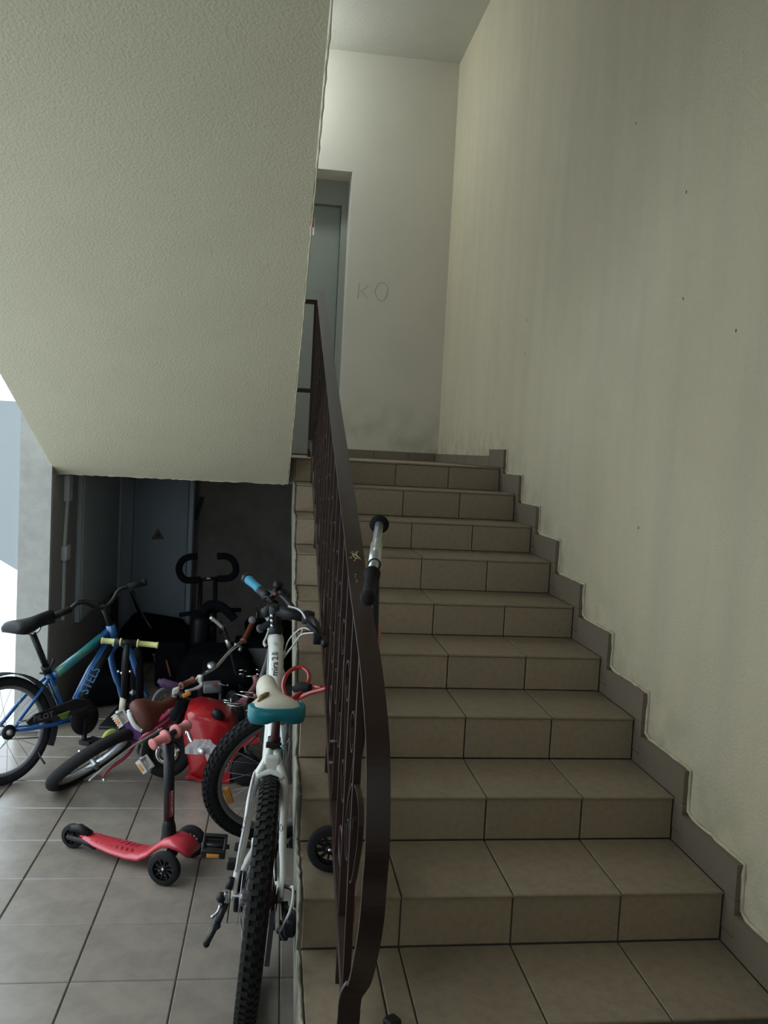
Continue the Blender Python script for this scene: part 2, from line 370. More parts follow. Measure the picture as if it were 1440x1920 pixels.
# landing slab
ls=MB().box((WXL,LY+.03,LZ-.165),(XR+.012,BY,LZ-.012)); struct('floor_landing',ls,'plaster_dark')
# upper flight: sloping slab overhead; its rough underside fills the top left of the picture
SM=.452; Y0=3.2; Z0=1.483
def soff(y): return Z0+SM*(Y0-y)
uf=MB().prism([(WXL,Y0,Z0),(WXL,-3.0,soff(-3.0)),(WXL,-3.0,soff(-3.0)+.22),(WXL,Y0,Z0+.22)],(1.328,0,0))
us=uf.build('upper_stair_flight','plaster_soffit'); tag(us,'sloping rough plastered underside of the upper stair flight overhead','stair flight')
# its ragged plaster edges
rg=MB(); random.seed(3)
pts=[V((.4375+random.uniform(-.0015,.0015),Y0-i*.03,soff(Y0-i*.03)-.002+random.uniform(-.004,.002))) for i in range(0,150)]
rg.tube(pts,[.002+random.random()*.0025 for _ in pts],6); 
pts=[V((WXL+i*.02,Y0+.004,Z0+.002+random.uniform(-.003,.003))) for i in range(0,67)]
rg.tube(pts,[.004+random.random()*.003 for _ in pts],6)
rg.build('plaster_lip','plaster_soffit',us)
# steps of the upper flight on its top side
for k in range(12):
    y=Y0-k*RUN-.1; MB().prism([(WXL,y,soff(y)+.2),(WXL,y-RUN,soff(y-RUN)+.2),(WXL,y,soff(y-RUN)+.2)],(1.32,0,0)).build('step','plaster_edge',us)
# lower stairs
st=thing('staircase','tiled concrete staircase climbing between the bikes and the right wall','staircase',(1.1,0,0))
prof=[(XL-.010,-RUN+.008,0)]
zt=0
for k in range(-1,10):
    y=k*RUN+.009; z=.30+RISE*k-.009
    prof+= [(XL-.010,y,zt),(XL-.010,y,z)]; zt=z
prof+=[(XL-.010,LY+.05,LZ-.009),(XL-.010,LY+.05,1.33),(XL-.010,.12,0)]
prof=prof[1:]
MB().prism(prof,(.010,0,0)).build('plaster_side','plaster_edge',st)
MB().prism([(XL,p[1],p[2]) for p in prof],(XR-XL+.010,0,0)).build('stair_slab','grout',st)
# rough plaster bead along the open side of every step
bd=MB(); random.seed(5)
for k in range(0,9):
    y=k*RUN; z=.30+RISE*k
    a=[(XL-.007+random.uniform(-.003,.003),y-.001,z-RISE+i*RISE/8) for i in range(9)]
    b=[(XL-.006+random.uniform(-.003,.003),y+i*RUN/12,z-.002) for i in range(13)]
    bd.tube(a,[.003+random.random()*.0035 for _ in a],6); bd.tube(b,[.003+random.random()*.0035 for _ in b],6)
bd.build('plaster_bead','plaster_edge',st)
DZ_=[-.0004,-.0007,-.004,.0061,.0004,-.0037,.0051,-.0015,.0027,-.0041]; DY_=[.0121,.0014,-.0047,-.0102,-.0058,-.0022,.0032,.0003,.0009,.0048]
def ky(k): return k*RUN+(DY_[k] if 0<=k<10 else 0)
def kz(k): return .30+k*RISE+(DZ_[k] if 0<=k<10 else 0)
cols_=[XL,XJ,XJ+TS,XJ+2*TS,1.7285]
for k in range(-1,10):
    xs=cols_ if k!=0 else [XL,.683]+cols_[1:]
    y0=ky(k); y1=ky(k+1) if k<9 else LY+RUN; z0=kz(k-1) if k>-1 else 0; z1=kz(k)
    for a,b in zip(xs[:-1],xs[1:]):
        w=b-a-.004; x=(a+b)/2
        tile('riser_tile','tile_riser',(x,y0,(z0+z1)/2-.004),(1,0,0),(0,0,1),w,z1-z0-.010,st)
        if k<9: tile('tread_tile','tile_stair',(x,(y0+y1)/2-.004,z1),(1,0,0),(0,1,0),w,y1-y0-.002+.006,st)
for i in range(-5,4):
    for j in range(0,7):
        xa=XJ+i*TS; ya=LY-.007+j*TS; 
        if xa<WXL or ya+TS>BY+.1: continue
        w=min(TS,1.7285-xa); h=min(TS,BY-.01-ya)
        if w>.05 and h>.05: tile('landing_tile','tile_stair',(xa+w/2,ya+h/2,LZ-.004),(1,0,0),(0,1,0),w-.004,h-.004,st)
# stepped skirting on the right wall, one tile over each tread and one beside each riser
sk=struct('baseboard_right',MB().box((XR+.008,-.36,.0),(XR+.013,-.30,.2)),'grout')
SKH=.109
for k in range(-1,9):
    y0=ky(k)-.062 if k>-1 else -RUN; y1=ky(k+1)-.062; zb=kz(k); 
    mb=MB().prism([(XR-.0115,y0+.0015,zb-.0),(XR-.0115,y1-.0015+.06,zb),(XR-.0115,y1-.0015+.06,zb+.04),(XR-.0115,y1-.0015,zb+.04),(XR-.0115,y1-.0015,zb+SKH),(XR-.0115,y0+.0015,zb+SKH)],(.0225,0,0))
    mb.build('tile','tile_skirt',sk)
    # upright piece beside the riser
    yr=ky(k+1)-.062
    MB().box((XR-.0112,yr,zb+.042),(XR+.011,ky(k+1)-.0005,kz(k+1)-.0015)).build('tile','tile_skirt',sk)
mb=MB().box((XR-.0115,ky(9)-.060,LZ-.002),(XR+.011,ky(9)+.30,LZ+SKH)); mb.build('tile','tile_skirt',sk)
for j in range(6):
    a=ky(9)+.304+j*TS; b=min(a+TS-.004,BY-.012)
    if b-a>.05: MB().box((XR-.0115,a,LZ-.002),(XR+.011,b,LZ+.066)).build('tile','tile_skirt',sk)
# plaster lip that follows the skirting
lp=MB(); random.seed(11)
pts=[]
for k in range(-1,10):
    yy0=(ky(k)-.064); z=kz(k)+SKH+.002; yy1=(ky(k+1)-.064) if k<9 else ky(9)+.3
    if k==-1: yy0=-.3
    for i in range(9): pts.append((XR+.010+random.uniform(-.002,.002),yy0+(yy1-yy0)*i/9,z+random.uniform(-.0025,.0025)))
    if k<9:
        for i in range(4): pts.append((XR+.010+random.uniform(-.002,.002),yy1+random.uniform(-.002,.002),z+(kz(k+1)+SKH-z)*(i+.3)/4))
lp.tube(pts,[.005+random.random()*.003 for _ in pts],6); lp.build('plaster_lip','plaster_lip',sk)
sb=struct('baseboard_back',MB().box((DX1,BY-.006,LZ),(XR,BY,LZ+.05)),'grout')
x=DX1+.01
while x<XR-.03:
    w=min(TS*.9,XR-.012-x); MB().box((x,BY-.012,LZ),(x+w-.004,BY-.001,LZ+.068)).build('tile','tile_skirt',sb); x+=w
# outside ground
struct('floor_outside',MB().box((-9,-6,-.3),(-1.06,12,-.012)),'concrete_out')

# door in the recess over the landing
dr=struct('door_1',MB().box((DX0-.3,BY+.36,LZ-.2),(DX1+.3,BY+.42,DZ+.2)),'plaster_pale')
rc=struct('trim_1',MB().box((DX1,BY+.25,LZ-.19),(DX1+.03,BY+.36,DZ)).box((DX0-.03,BY+.25,LZ-.19),(DX0,BY+.36,DZ)).box((DX0-.03,BY+.25,DZ),(DX1+.03,BY+.36,DZ+.03)),'plaster_back')
MB().box((DX0,BY,LZ-.19),(DX1,BY+.36,LZ-.006)).build('sill','tile_riser',rc)
fx=P(640.5,387,Y=BY+.30)
f=MB(); f.box((fx.x,BY+.27,LZ),(DX1,BY+.36,DZ)); f.box((DX0,BY+.27,fx.z),(fx.x,BY+.36,DZ)); f.box((DX0,BY+.27,LZ),(DX0+.07,BY+.36,fx.z)); f.build('door_frame','door_paint',dr)
lf=MB().box((DX0+.07,BY+.315,LZ+.005),(fx.x-.003,BY+.36,fx.z-.004),.004); lf=lf.build('door_leaf','door_paint2',dr)
a=P(589,441,Y=BY+.314); b=P(577,409,Y=BY+.314)
sx0=a.x-.155; st1=MB().box((sx0,BY+.3125,a.z),(a.x,BY+.3148,b.z)).build('sticker','sticker_white',dr,label='red and white warning sticker')
zm=a.z+(b.z-a.z)*.48
MB().box((sx0+.006,BY+.3115,zm),(a.x-.006,BY+.3135,b.z-.006)).build('red_field','sticker_red',st1)
text_mb('\u041a\u0423\u0420\u0418\u0422\u042c',(sx0+.012,BY+.3112,zm+.045),(1,0,0),(0,0,1),.032,0).build('lettering','sticker_white',st1)
text_mb('H E PYL.',(sx0+.012,BY+.3118,a.z+.040),(1,0,0),(0,0,1),.031,0).build('lettering','ink',st1)
MB().box((sx0+.02,BY+.3118,a.z+.02),(a.x-.02,BY+.3124,a.z+.026)).build('printed_line','ink',st1)
# scratches on the back wall that read K O
sc=MB(); random.seed(2)
def scr(pp):
    q=[P(x,y,Y=BY-.0008) for x,y in pp]; sc.tube([v+V((random.uniform(-.002,.002),0,random.uniform(-.002,.002))) for v in spline(q,5)],.0016,5)
for pp in ([(674,530),(672,545),(671,560)],[(690,535),(683,541),(675,547)],[(676,546),(684,553),(691,560)],[(707,535),(703,546),(707,558),(716,564),(724,556),(727,540),(722,531),(712,530),(706,536)]): scr(pp)
sc.build('scratched_letters','scratch',bpy.data.objects['wall_back'])
# loose specks and chips on the walls
ch=MB(); random.seed(4)
for x,y in ((1287,360),(1193,231),(1281,560),(984,663),(988,600),(1197,990),(905,480),(1380,620)):
    q=P(x,y,X=XR+.012); ch.ball(q,.004,6,4,(.4,1,1.6))
ch.build('chips','ink',bpy.data.objects['wall_right'])

# cool white lamp on the ceiling over the landing, in front of the door
lm=thing('ceiling_lamp','round white lamp hanging from the landing ceiling above the door, behind the upper flight','lamp',(.02,4.86,4.80))
MB().lathe((.02,4.86,CZ-.001),(0,0,-1),[(.06,0),(.06,.02),(.012,.03),(.012,.16),(.15,.17),(.15,.19)],28).build('base','sticker_white',lm)
MB().lathe((.02,4.86,CZ-.192),(0,0,-1),[(.15,0),(.145,.02),(.12,.04),(.06,.05),(.001,.052)],28).build('diffuser','lamp_glass',lm)
l_=bpy.data.objects.new('lamp_light',bpy.data.lights.new('lamp_light','POINT')); col.objects.link(l_); l_.location=(.02,4.86,CZ-.32); l_.data.energy=LAMP_W; l_.data.color=(.84,.95,1); l_.data.shadow_soft_size=.07; l_.parent=lm; l_.matrix_parent_inverse=Matrix.Translation(-lm.location)

# ================================================================ RECESS: cabinets, conduit
# wall-hung cabinet on the left wall of the recess, its door towards the room
b0=P(208,898,X=WXL+.03); cab=thing('wall_cabinet','blue-grey sheet-metal cabinet hung on the left wall of the recess','cabinet',(WXL,4.5,.5))
CB0,CB1,CBZ0,CBZ1=3.74,5.10,.50,1.475
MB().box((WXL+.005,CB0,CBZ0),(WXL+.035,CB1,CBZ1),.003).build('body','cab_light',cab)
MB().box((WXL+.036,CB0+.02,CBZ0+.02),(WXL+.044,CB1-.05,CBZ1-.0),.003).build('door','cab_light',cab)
MB().box((WXL+.0362,CB1-.049,CBZ0+.0),(WXL+.039,CB1-.035,CBZ1)).build('door_gap','cab_gap',cab)
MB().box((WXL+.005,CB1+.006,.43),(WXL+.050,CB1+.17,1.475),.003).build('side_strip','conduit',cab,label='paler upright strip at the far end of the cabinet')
v=MB().tube(spline([(WXL+.045,4.34,1.07),(WXL+.045,4.36,1.04),(WXL+.045,4.35,1.00)],3),.002,4).tube([(WXL+.045,4.33,1.04),(WXL+.045,4.36,1.05)],.002,4); v.build('painted_mark','conduit',cab)
MB().ball((WXL+.045,4.62,1.32),.006,8,6).build('screw','black',cab)
# pipes in the shade below the cabinet
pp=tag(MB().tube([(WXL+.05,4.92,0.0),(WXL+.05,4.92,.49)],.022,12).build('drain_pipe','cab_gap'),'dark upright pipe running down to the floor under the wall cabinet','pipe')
# conduit with two boxes
cn=thing('cable_conduit','pale grey cable conduit with small box on the recess side wall','conduit',(WXL+.01,3.72,.5))
def WP(x,y): return P(x,y,X=WXL+.015)
MB().strip([WP(128,922)+V((0,0,0)),WP(121,1030)],(0,1,0),.030,.016).strip([WP(121,1044),WP(118,1162)],(0,1,0),.026,.016).build('channel','conduit',cn)
q=WP(127,896); MB().box((WXL+.004,q.y-.045,q.z-.14),(WXL+.035,q.y+.055,q.z+.02),.004).build('top_box','conduit',cn)
q=WP(121,1036); MB().box((WXL+.004,q.y-.055,q.z-.045),(WXL+.04,q.y+.055,q.z+.045),.01).build('junction_box','conduit',cn)
# tall electrical cabinet at the back
yb=BY-.16; x0=P(222,1000,Y=yb).x; x1=P(362,1000,Y=yb).x; xs=P(251,1000,Y=yb).x
zc=.10
ec=thing('electrical_cabinet','tall dark blue-grey electrical cabinet with high-voltage triangle against recess back wall','cabinet',((x0+x1)/2,yb,0))
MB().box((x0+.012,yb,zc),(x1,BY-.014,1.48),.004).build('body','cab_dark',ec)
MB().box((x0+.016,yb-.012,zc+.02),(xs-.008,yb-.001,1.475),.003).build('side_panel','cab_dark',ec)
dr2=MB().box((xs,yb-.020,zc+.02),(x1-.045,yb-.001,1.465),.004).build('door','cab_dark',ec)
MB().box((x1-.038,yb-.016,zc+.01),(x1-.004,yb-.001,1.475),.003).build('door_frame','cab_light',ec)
for a_ in (x0+.012,x1-.06): MB().box((a_,yb+.01,0),(a_+.048,yb+.06,zc)).build("foot","blackmetal",ec)
ty=yb-.0225; T=[P(x,y,Y=ty) for x,y in ((296,991),(308,1011),(284,1011))]
sg=MB().prism([t for t in T],(0,.0015,0)).build('warning_triangle','yellow_sign',dr2)
c=sum(T,V())/3
MB().strip([T[0],T[1],T[2]],(0,-1,0),.001,.004,closed=True).build('border','ink',sg)
h=T[0].z-T[1].z
bolt=[(.012,.30),(-.022,-.02),(.0,-.0),(-.012,-.30),(.024,.05),(.003,.03),(.024,.30)]
MB().prism([V((c.x+a*1.0,ty-.0012,c.z+b_*h*.75)) for a,b_ in bolt],(0,.0008,0)).build('lightning_bolt','ink',sg)
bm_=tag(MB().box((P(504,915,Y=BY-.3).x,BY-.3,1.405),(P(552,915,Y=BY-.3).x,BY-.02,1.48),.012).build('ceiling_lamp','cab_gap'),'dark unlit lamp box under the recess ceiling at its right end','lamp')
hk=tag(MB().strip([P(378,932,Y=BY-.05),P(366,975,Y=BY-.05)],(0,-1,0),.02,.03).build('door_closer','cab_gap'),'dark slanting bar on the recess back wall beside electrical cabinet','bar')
# pale panel outside, beyond the pillar
q=[P(39,753,Y=3.14),P(-70,747,Y=3.14),P(-70,1008,Y=3.14),P(32,1070,Y=3.14)]
q[0].x=q[3].x=-1.078
o=MB().prism([V(v) for v in q],(0,.05,0)).build('entrance_panel','panel_out'); tag(o,'pale blue-grey panel with slanting lower edge beside the bright entrance pillar','panel')
# ================================================================ RAILING
RX=.570; HX=.583
rl=thing('stair_railing','dark brown wrought-iron stair railing with scrolls along the open stair side','railing',(RX,1.5,.6))
def zn(y): return .30+.425*y
# handrail: broad flat iron that rolls over and down at the lower end
hp=[P(601,545,X=HX),P(622,720,X=HX),P(644,880,X=HX),P(661,1003,X=HX),P(672,1095,X=HX),P(686,1185,X=HX),P(696,1255,X=HX),P(704,1335,X=HX),P(708.5,1410,X=HX),P(709,1500,X=HX),P(707,1596,X=HX),P(703,1645,X=HX),P(697,1723,X=HX-.003),P(686,1791,X=HX-.006)]
hp+=[P(674,1841,Y=-.15),P(660,1860,Y=-.135),P(655,1884,Y=-.13),P(652,1920,Y=-.13),V((.545,-.13,.30)),V((.543,-.13,.156))]
hpts=spline(hp,6)
def hn(p): return V((1,0,0))
MB().strip(hpts,(1,0,0),.050,.011).build('handrail','steel_brown',rl)
# scratches on the handrail
sg=MB(); random.seed(9)
cen=P(666,1042,X=HX); 
def hr(y_): # height of handrail top by y
    best=min(hpts[:60],key=lambda p:abs(p.y-y_)); return best.z
def onrail(px,py):
    q=P(px,py,X=HX)
    for _ in range(3):
        d=(q-CAMP); z=None
        t=None
        # intersect with the sloping top of the rail
        i=min(range(len(hpts)-1),key=lambda k:abs(hpts[k].y-q.y)); a,b=hpts[i],hpts[i+1]; s_=(b.z-a.z)/(b.y-a.y); z0=a.z+.0068-s_*a.y
        t=(z0+s_*CAMP.y-CAMP.z)/(d.z-s_*d.y); q=CAMP+d*t
    return q
for pl in ([(657,1036),(663,1034),(661,1041),(666,1046),(672,1048)],[(668,1034),(664,1040),(671,1043),(676,1049)],[(672,1033),(668,1038),(670,1045),(664,1052)],[(655,1046),(658,1044),(659,1047)],[(660,1038),(668,1041),(675,1046)],[(666,1076),(667,1078)],[(665,1082),(668,1082)],[(667,1087),(670,1088)],[(667,1091),(672,1091)]):
    sg.tube([onrail(*p) for p in pl],.0011,4)
sg.build('scratches','scratch_gold',rl)
# bottom rail
e0=V((RX,-.085,zn(-.085)+.075)); e1=V((RX,3.60,1.84)); 
yb0,yb1=-.06,3.12
MB().strip([(RX,yb0,zn(yb0)+.075),(RX,yb1,zn(yb1)+.075),(RX,3.55,LZ+.09)],(1,0,0),.022,.05).build('bottom_rail','steel_brown',rl)
# top rail directly under the handrail
# balusters: flat upright bars
def railz(y):
    for p,q in zip(hpts[:80],hpts[1:81]):
        if (p.y-y)*(q.y-y)<=0 and abs(p.y-q.y)>1e-6: return p.z+(q.z-p.z)*(y-p.y)/(q.y-p.y)
    return min(hpts[:80],key=lambda p:abs(p.y-y)).z
ys=[.018+.185*i for i in range(0,18)]
for y in ys:
    zt_=railz(y)-.009
    MB().box((RX-.009,y-.009,zn(min(y,3.15))+.085 if y<3.15 else LZ+.1),(RX+.009,y+.009,zt_)).build('baluster','steel_brown',rl)
y=3.50; MB().box((RX-.014,y-.014,LZ),(RX+.014,y+.014,2.63)).build('newel_post','steel_brown',rl)
for z_ in (P(597,568,X=HX).z,):
    pass
a=P(596,567,Y=3.5); MB().box((.30,3.49,a.z-.013),(RX,3.51,a.z+.013)).build('tie_bar','steel_brown',rl)
a=P(586,733,Y=3.5); MB().box((.30,3.49,a.z-.013),(RX,3.51,a.z+.013)).build('tie_bar','steel_brown',rl)
# short legs that fix the bottom rail to the treads
for k in (0,2,4,6,8):
    y=k*RUN+.20; MB().box((RX-.008,y-.008,.30+k*RISE-.001),(RX+.008,y+.008,zn(y)+.07)).build('fixing_leg','steel_brown',rl)
def scroll(yc,zc,h,w,flip,par):
    """S-scroll of flat iron standing in the plane of the railing"""
    pts=[]
    def curl(cy,cz,r,a0,turns,sgn,n):
        return [V((RX,cy+r*(1-.62*i/n)*math.cos(a0+sgn*turns*2*PI*i/n),cz+r*(1-.62*i/n)*math.sin(a0+sgn*turns*2*PI*i/n))) for i in range(n+1)]
    s=-1 if flip else 1
    top=curl(yc,zc+h/2-w/2,w/2,PI if s>0 else 0,.95,-1 if s>0 else 1,16)
    bot=curl(yc,zc-h/2+w/2,w/2,0 if s>0 else PI,.95,-1 if s>0 else 1,16)
    MB().strip(top[::-1]+bot,(1,0,0),.012,.005).build('scroll','steel_brown',par)
for i in range(16):
    y=ys[i]+.0925; sl=zn(y)
    scroll(y,sl+.52,.40,.15,i%2,rl)
    if i%3==1: MB().torus((RX,y,sl+.20),(1,0,0),.05,.005,20,6).build('ring','steel_brown',rl)
# large drop-shaped scroll in the rolled end
dp=[P(x,y,X=RX) for x,y in ((664,1470),(657,1500),(654,1560),(655,1620),(661,1655),(668,1625),(675,1575),(677,1520),(672,1480))]
MB().strip(spline(dp,4,True),(1,0,0),.012,.005,closed=True).build('scroll','steel_brown',rl)
dp=[P(x,y,X=RX) for x,y in ((661,1500),(659,1530),(662,1565),(666,1540),(663,1505))]
MB().strip(spline(dp,4),(1,0,0),.012,.005).build('scroll','steel_brown',rl)
for y_,z_ in ((.575,1.0),(.585,.93)):
    MB().torus((RX,y_,z_-.18),(0,.3,1),.017,.006,14,6).build('collar','steel_brown',rl)
# ================================================================ BICYCLES
def wheel(root,name,c,ax,R,tr,rim,tire='rubber',ns=24,knob=0,rimr=None,hub=.02,hubw=.05,lab=None,hubm='galv'):
    """wheel part: rim; sub-parts tire, spokes, hub"""
    c=V(c); ax=V(ax).normalized(); u=ax.orthogonal().normalized(); w=ax.cross(u)
    rr=(R-tr*2.0) if rimr is None else rimr
    mb=MB().torus(c,ax,rr,tr*.55,48,8,1.1); wo=mb.build(name,rim,root,**({'label':lab} if lab else {}))
    mb=MB().torus(c,ax,R-tr,tr,64,12)
    if knob:
        for i in range(knob):
            a=2*PI*i/knob
            for q,off in ((-.72,0),(-.26,.5),(.26,0),(.72,.5)):
                aa=a+off*2*PI/knob; d=u*math.cos(aa)+w*math.sin(aa); th=q*1.05
                n=d*math.cos(th)+ax*math.sin(th); t=ax.cross(d); b=n.cross(t)
                mb.obox(c+d*(R-tr)+n*(tr+.001),t,b,n,(2*PI*R/knob*.52,tr*.50,.008))
    mb.build('tire',tire,wo)
    if ns:
        sp=MB()
        for i in range(ns):
            a=2*PI*i/ns; s_=1 if i%2 else -1; a2=a+(.32 if (i//2)%2 else -.32)
            d=u*math.cos(a)+w*math.sin(a); d2=u*math.cos(a2)+w*math.sin(a2)
            sp.cyl(c+d2*hub*.9+ax*s_*hubw*.5,c+d*(rr-tr*.3),.0011,4)
        sp.build('spokes','galv',wo,kind='stuff')
    MB().lathe(c-ax*hubw*.75,ax,[(hub*.4,0),(hub*.5,hubw*.2),(hub,hubw*.25),(hub,hubw*.35),(hub*.6,hubw*.45),(hub*.6,hubw*1.05),(hub,hubw*1.15),(hub,hubw*1.25),(hub*.5,hubw*1.3),(hub*.4,hubw*1.5)],14).build('hub',hubm,wo)
    return wo
def saddle(root,rear,nose,up,wr,wn,h,m,name='saddle',skirt=None,ss=(0,.42),lab=None,drop=.02):
    rear=V(rear);nose=V(nose);f=(nose-rear);L=f.length;f=f.normalized();u=V(up);u=(u-f*u.dot(f)).normalized();r=f.cross(u)
    prof=[(0,.55),(.03,.80),(.10,.97),(.20,1),(.32,.90),(.44,.66),(.56,.44),(.70,.32),(.85,.27),(.95,.22),(1.0,.10)]
    vs=[];fs=[];K=12
    for t,w in prof:
        hw=max(wr*w/2, wn/2 if .5<t<.97 else 0); hh=h*(1-.35*math.sin(PI*min(1,t*1.15))**2*.6); dp=drop*(.6+.4*t)
        e=min(1,(t*14))**.5*min(1,(1.02-t)*14)**.5
        cc=rear+f*(L*t)
        for k in range(K):
            a=PI*(-.12+1.24*k/(K-1)); x=math.cos(a)*hw; z=math.sin(a)*hh*e-(dp if k in(0,K-1) else 0)
            vs.append(cc+r*x+u*z)
        # underside closing is implicit through the section ring
    n=len(prof)
    for i in range(n-1):
        for k in range(K): l=(k+1)%K; fs.append((i*K+k,i*K+l,(i+1)*K+l,(i+1)*K+k))
    fs+=[tuple(range(K)),tuple((n-1)*K+k for k in range(K))[::-1]]
    so=MB().add(vs,fs,True).build(name,m,root,**({'label':lab} if lab else {}))
    return so,f,u,r,L
def bolt(root,p,ax,r=.006,l=.01,m='alu',name='bolt'):
    MB().cyl(V(p),V(p)+V(ax).normalized()*l,r,8).build(name,m,root)
# ---------------------------------------------------------------- 1 white bicycle
wb=thing('bicycle','white adult mountain bicycle with cream and teal saddle parked against the stair side','bicycle',(.33,.95,0))
c0=V((.328,.55,0)); U=V((.065,0,.997)).normalized(); Fv=V((.027,1,0)).normalized(); Rv=Fv.cross(U)
def L1(x,y,z): return c0+Fv*x+Rv*y+U*z
RW=.345
wheel(wb,'rear_wheel',L1(0,0,RW),Rv,RW,.032,'galv','rubber_dusty',32,74,hub=.026,hubw=.10)
BB=L1(.44,0,.30); STt=L1(.215,0,.745); HT=V((.381,1.35,.985)); HB=HT+V((.008,.045,-.12)); 
fr=MB()
fr.tube([BB,STt],.0165,12)
tt=[HT+V((0,0,-.03)),HT+V((.002,-.16,-.075)),STt+V((.0,.13,-.035)),STt+V((0,0,-.09))]
fr.tube(tt,[.032,.029,.023,.019],14,smooth_path=4)
fr.tube([HB+V((0,-.005,.02)),BB+V((0,.02,.02))],.023,14,smooth_path=0)
fr.cyl(HT,HB,.024,16)
fr.cyl(BB-Rv*.037,BB+Rv*.037,.024,16)
cs=[(L1(0,-.067,RW),-.067),(L1(0,.067,RW),.067)]
for s_ in (-1,1):
    ax_=L1(0,.070*s_,RW)
    fr.tube([BB+Rv*.018*s_,L1(.33,.038*s_,.305),L1(.2,.055*s_,.32),ax_],[.013,.013,.010,.010],10,smooth_path=4)
# seat stays as the photograph shows them from behind
fr.tube([STt+V((0,0,-.03)),L1(.185,0,.705),L1(.175,0,.69)],.018,10)
for s_ in (-1,1):
    fr.tube([L1(.215,.004*s_,.735),L1(.175,.020*s_,.700),L1(.150,.042*s_,.655),L1(.125,.052*s_,.60),L1(.08,.058*s_,.50),L1(.03,.070*s_,.40),L1(0,.070*s_,RW)],[.013,.014,.0145,.013,.012,.010,.009],10,smooth_path=4)
fr.tube([L1(.150,-.042,.660),L1(.155,0,.672),L1(.150,.042,.660)],.0135,10,smooth_path=4)
fr.obox(L1(.168,0,.70),Rv,Fv,U,(.05,.022,.05),.008)
frm=fr.build('frame','white_frame',wb)
MB().obox(L1(.150,0,.660),Rv,Fv,U,(.017,.01,.030),.004).build('fender_mount','black',wb)
MB().tube([L1(.128,-.026,.668),L1(.13,0,.675),L1(.128,.026,.668)],.0028,6).build('bridge_band','black',wb)
# lettering on the top tube, read from the saddle to the bars
def onray(px,py,base,f=.985):
    return base
mx=(tt[1]+tt[2])/2
A=HT+V((0,-.025,-.035)); B=STt+V((0,.10,-.03)); td=(A-B).normalized(); tu=V((0,0,1)); tn=(tu-td*tu.dot(td)).normalized(); tside=td.cross(tn)
# letters face the camera: laid on the top of the tube
nn=(CAMP-(A+B)/2); nn=(nn-td*nn.dot(td)).normalized(); ydir=nn.cross(td)
def tubecurve(mb,axisA,axisB,r):
    d=(axisB-axisA).normalized()
    for i,v in enumerate(mb.v):
        w=v-axisA; al=w.dot(d); p=w-d*al; hgt=p.dot(ydir); ang=hgt/r; mb.v[i]=axisA+d*al+ydir*(math.sin(ang)*r)+nn*(math.cos(ang)*r)
    return mb
s0=B+(A-B)*.52
SPT=spline([HT+V((0,0,-.03)),HT+V((.002,-.16,-.075)),STt+V((.0,.13,-.035)),STt+V((0,0,-.09))],4)
def bend(mb):
    """wrap flat letters onto the curved top tube"""
    cl=SPT; rad=[.0275]*len(cl)
    for i,v in enumerate(mb.v):
        w=v-s0; al=w.dot(td); hg=w.dot(ydir); y=(s0+td*al).y
        k=max(1,min(len(cl)-1,next((j for j in range(1,len(cl)) if cl[j].y<=y),len(cl)-1))); a,b=cl[k-1],cl[k]; t=(y-a.y)/(b.y-a.y) if abs(b.y-a.y)>1e-6 else 0
        ctr=a+(b-a)*t; r=.0255 + .0015*(1-min(1,(k/len(cl)))) ; r=.0322-.0098*max(0,min(1,(1.32-y)/.42)) ; r+=.0026
        th=hg/r; mb.v[i]=ctr+ydir*(math.sin(th)*r)+nn*(math.cos(th)*r)
    return mb
bend(text_mb('mira 2.0',s0-ydir*.008,td,ydir,.034,0,.0,.012)).build('lettering','ink',frm)
lg=MB(); q=s0+td*.165
for dx,dy,w_,h_ in ((0,0,.004,.012),(.006,.003,.004,.018),(.012,0,.003,.010),(-.008,0,.004,.020),(.018,.002,.002,.014)):
    lg.add([q+td*(dx)+ydir*(dy-h_/2),q+td*(dx+w_)+ydir*(dy-h_/2),q+td*(dx+w_)+ydir*(dy+h_/2),q+td*dx+ydir*(dy+h_/2)],[(0,1,2,3)])
bend(lg).build('small_emblem','scratch',frm)
for s_,pp in ((1,[(527,1545),(530,1552),(528,1562),(524,1555),(526,1545)]),(1,[(525,1562),(530,1570),(528,1580),(523,1572),(525,1562)]),(-1,[(462,1530),(458,1540),(461,1545)]),(-1,[(456,1550),(452,1556),(456,1562)])):
    yq=.655 if s_>0 else .65
    MB().tube([P(x,y,Y=yq-.028) for x,y in pp],.0012,4).build('printed_line','greyplastic',frm)
# seat post, clamp, saddle
SR=V((.392,.605,.885)); SN=V((.348,.880,.905)); SUP=V((.03,-.05,1))
SP=L1(.175,0,.86)
MB().tube([STt+V((0,0,-.02)),SP],.0135,12).build('seat_post','rustbrown',wb)
MB().cyl(STt-U*.012,STt+U*.022,.021,14).obox(STt+V((-.0,-.022,.004)),Rv,Fv,U,(.05,.016,.018),.004).build('seat_clamp','black',wb)
MB().tube([STt+V((.022,-.03,.005)),STt+V((.034,-.034,-.006)),STt+V((.034,-.02,-.05)),STt+V((.030,-.008,-.085))],.0035,6,smooth_path=3).build('clamp_lever','alu',wb)
sd,sf,su,sr,sl=saddle(wb,SR,SN,SUP,.168,.066,.042,'cream',drop=.012)
tl=MB(); vs=[];fs=[]
K=17
for j,(zz,gx,gy) in enumerate(((.014,1.00,-.002),(.010,1.05,-.008),(-.018,1.07,-.012),(-.036,1.02,-.008),(-.040,.90,.004))):
    for k in range(K):
        a=PI*k/(K-1); x=math.cos(a)*.084*gx; yy=-(math.sin(a)**.55)*.052+.058
        dip=.014*math.exp(-(x/.030)**2) if zz<-.01 else 0
        vs.append(SR+sf*(yy+gy)+sr*x+su*(zz+dip+.008))
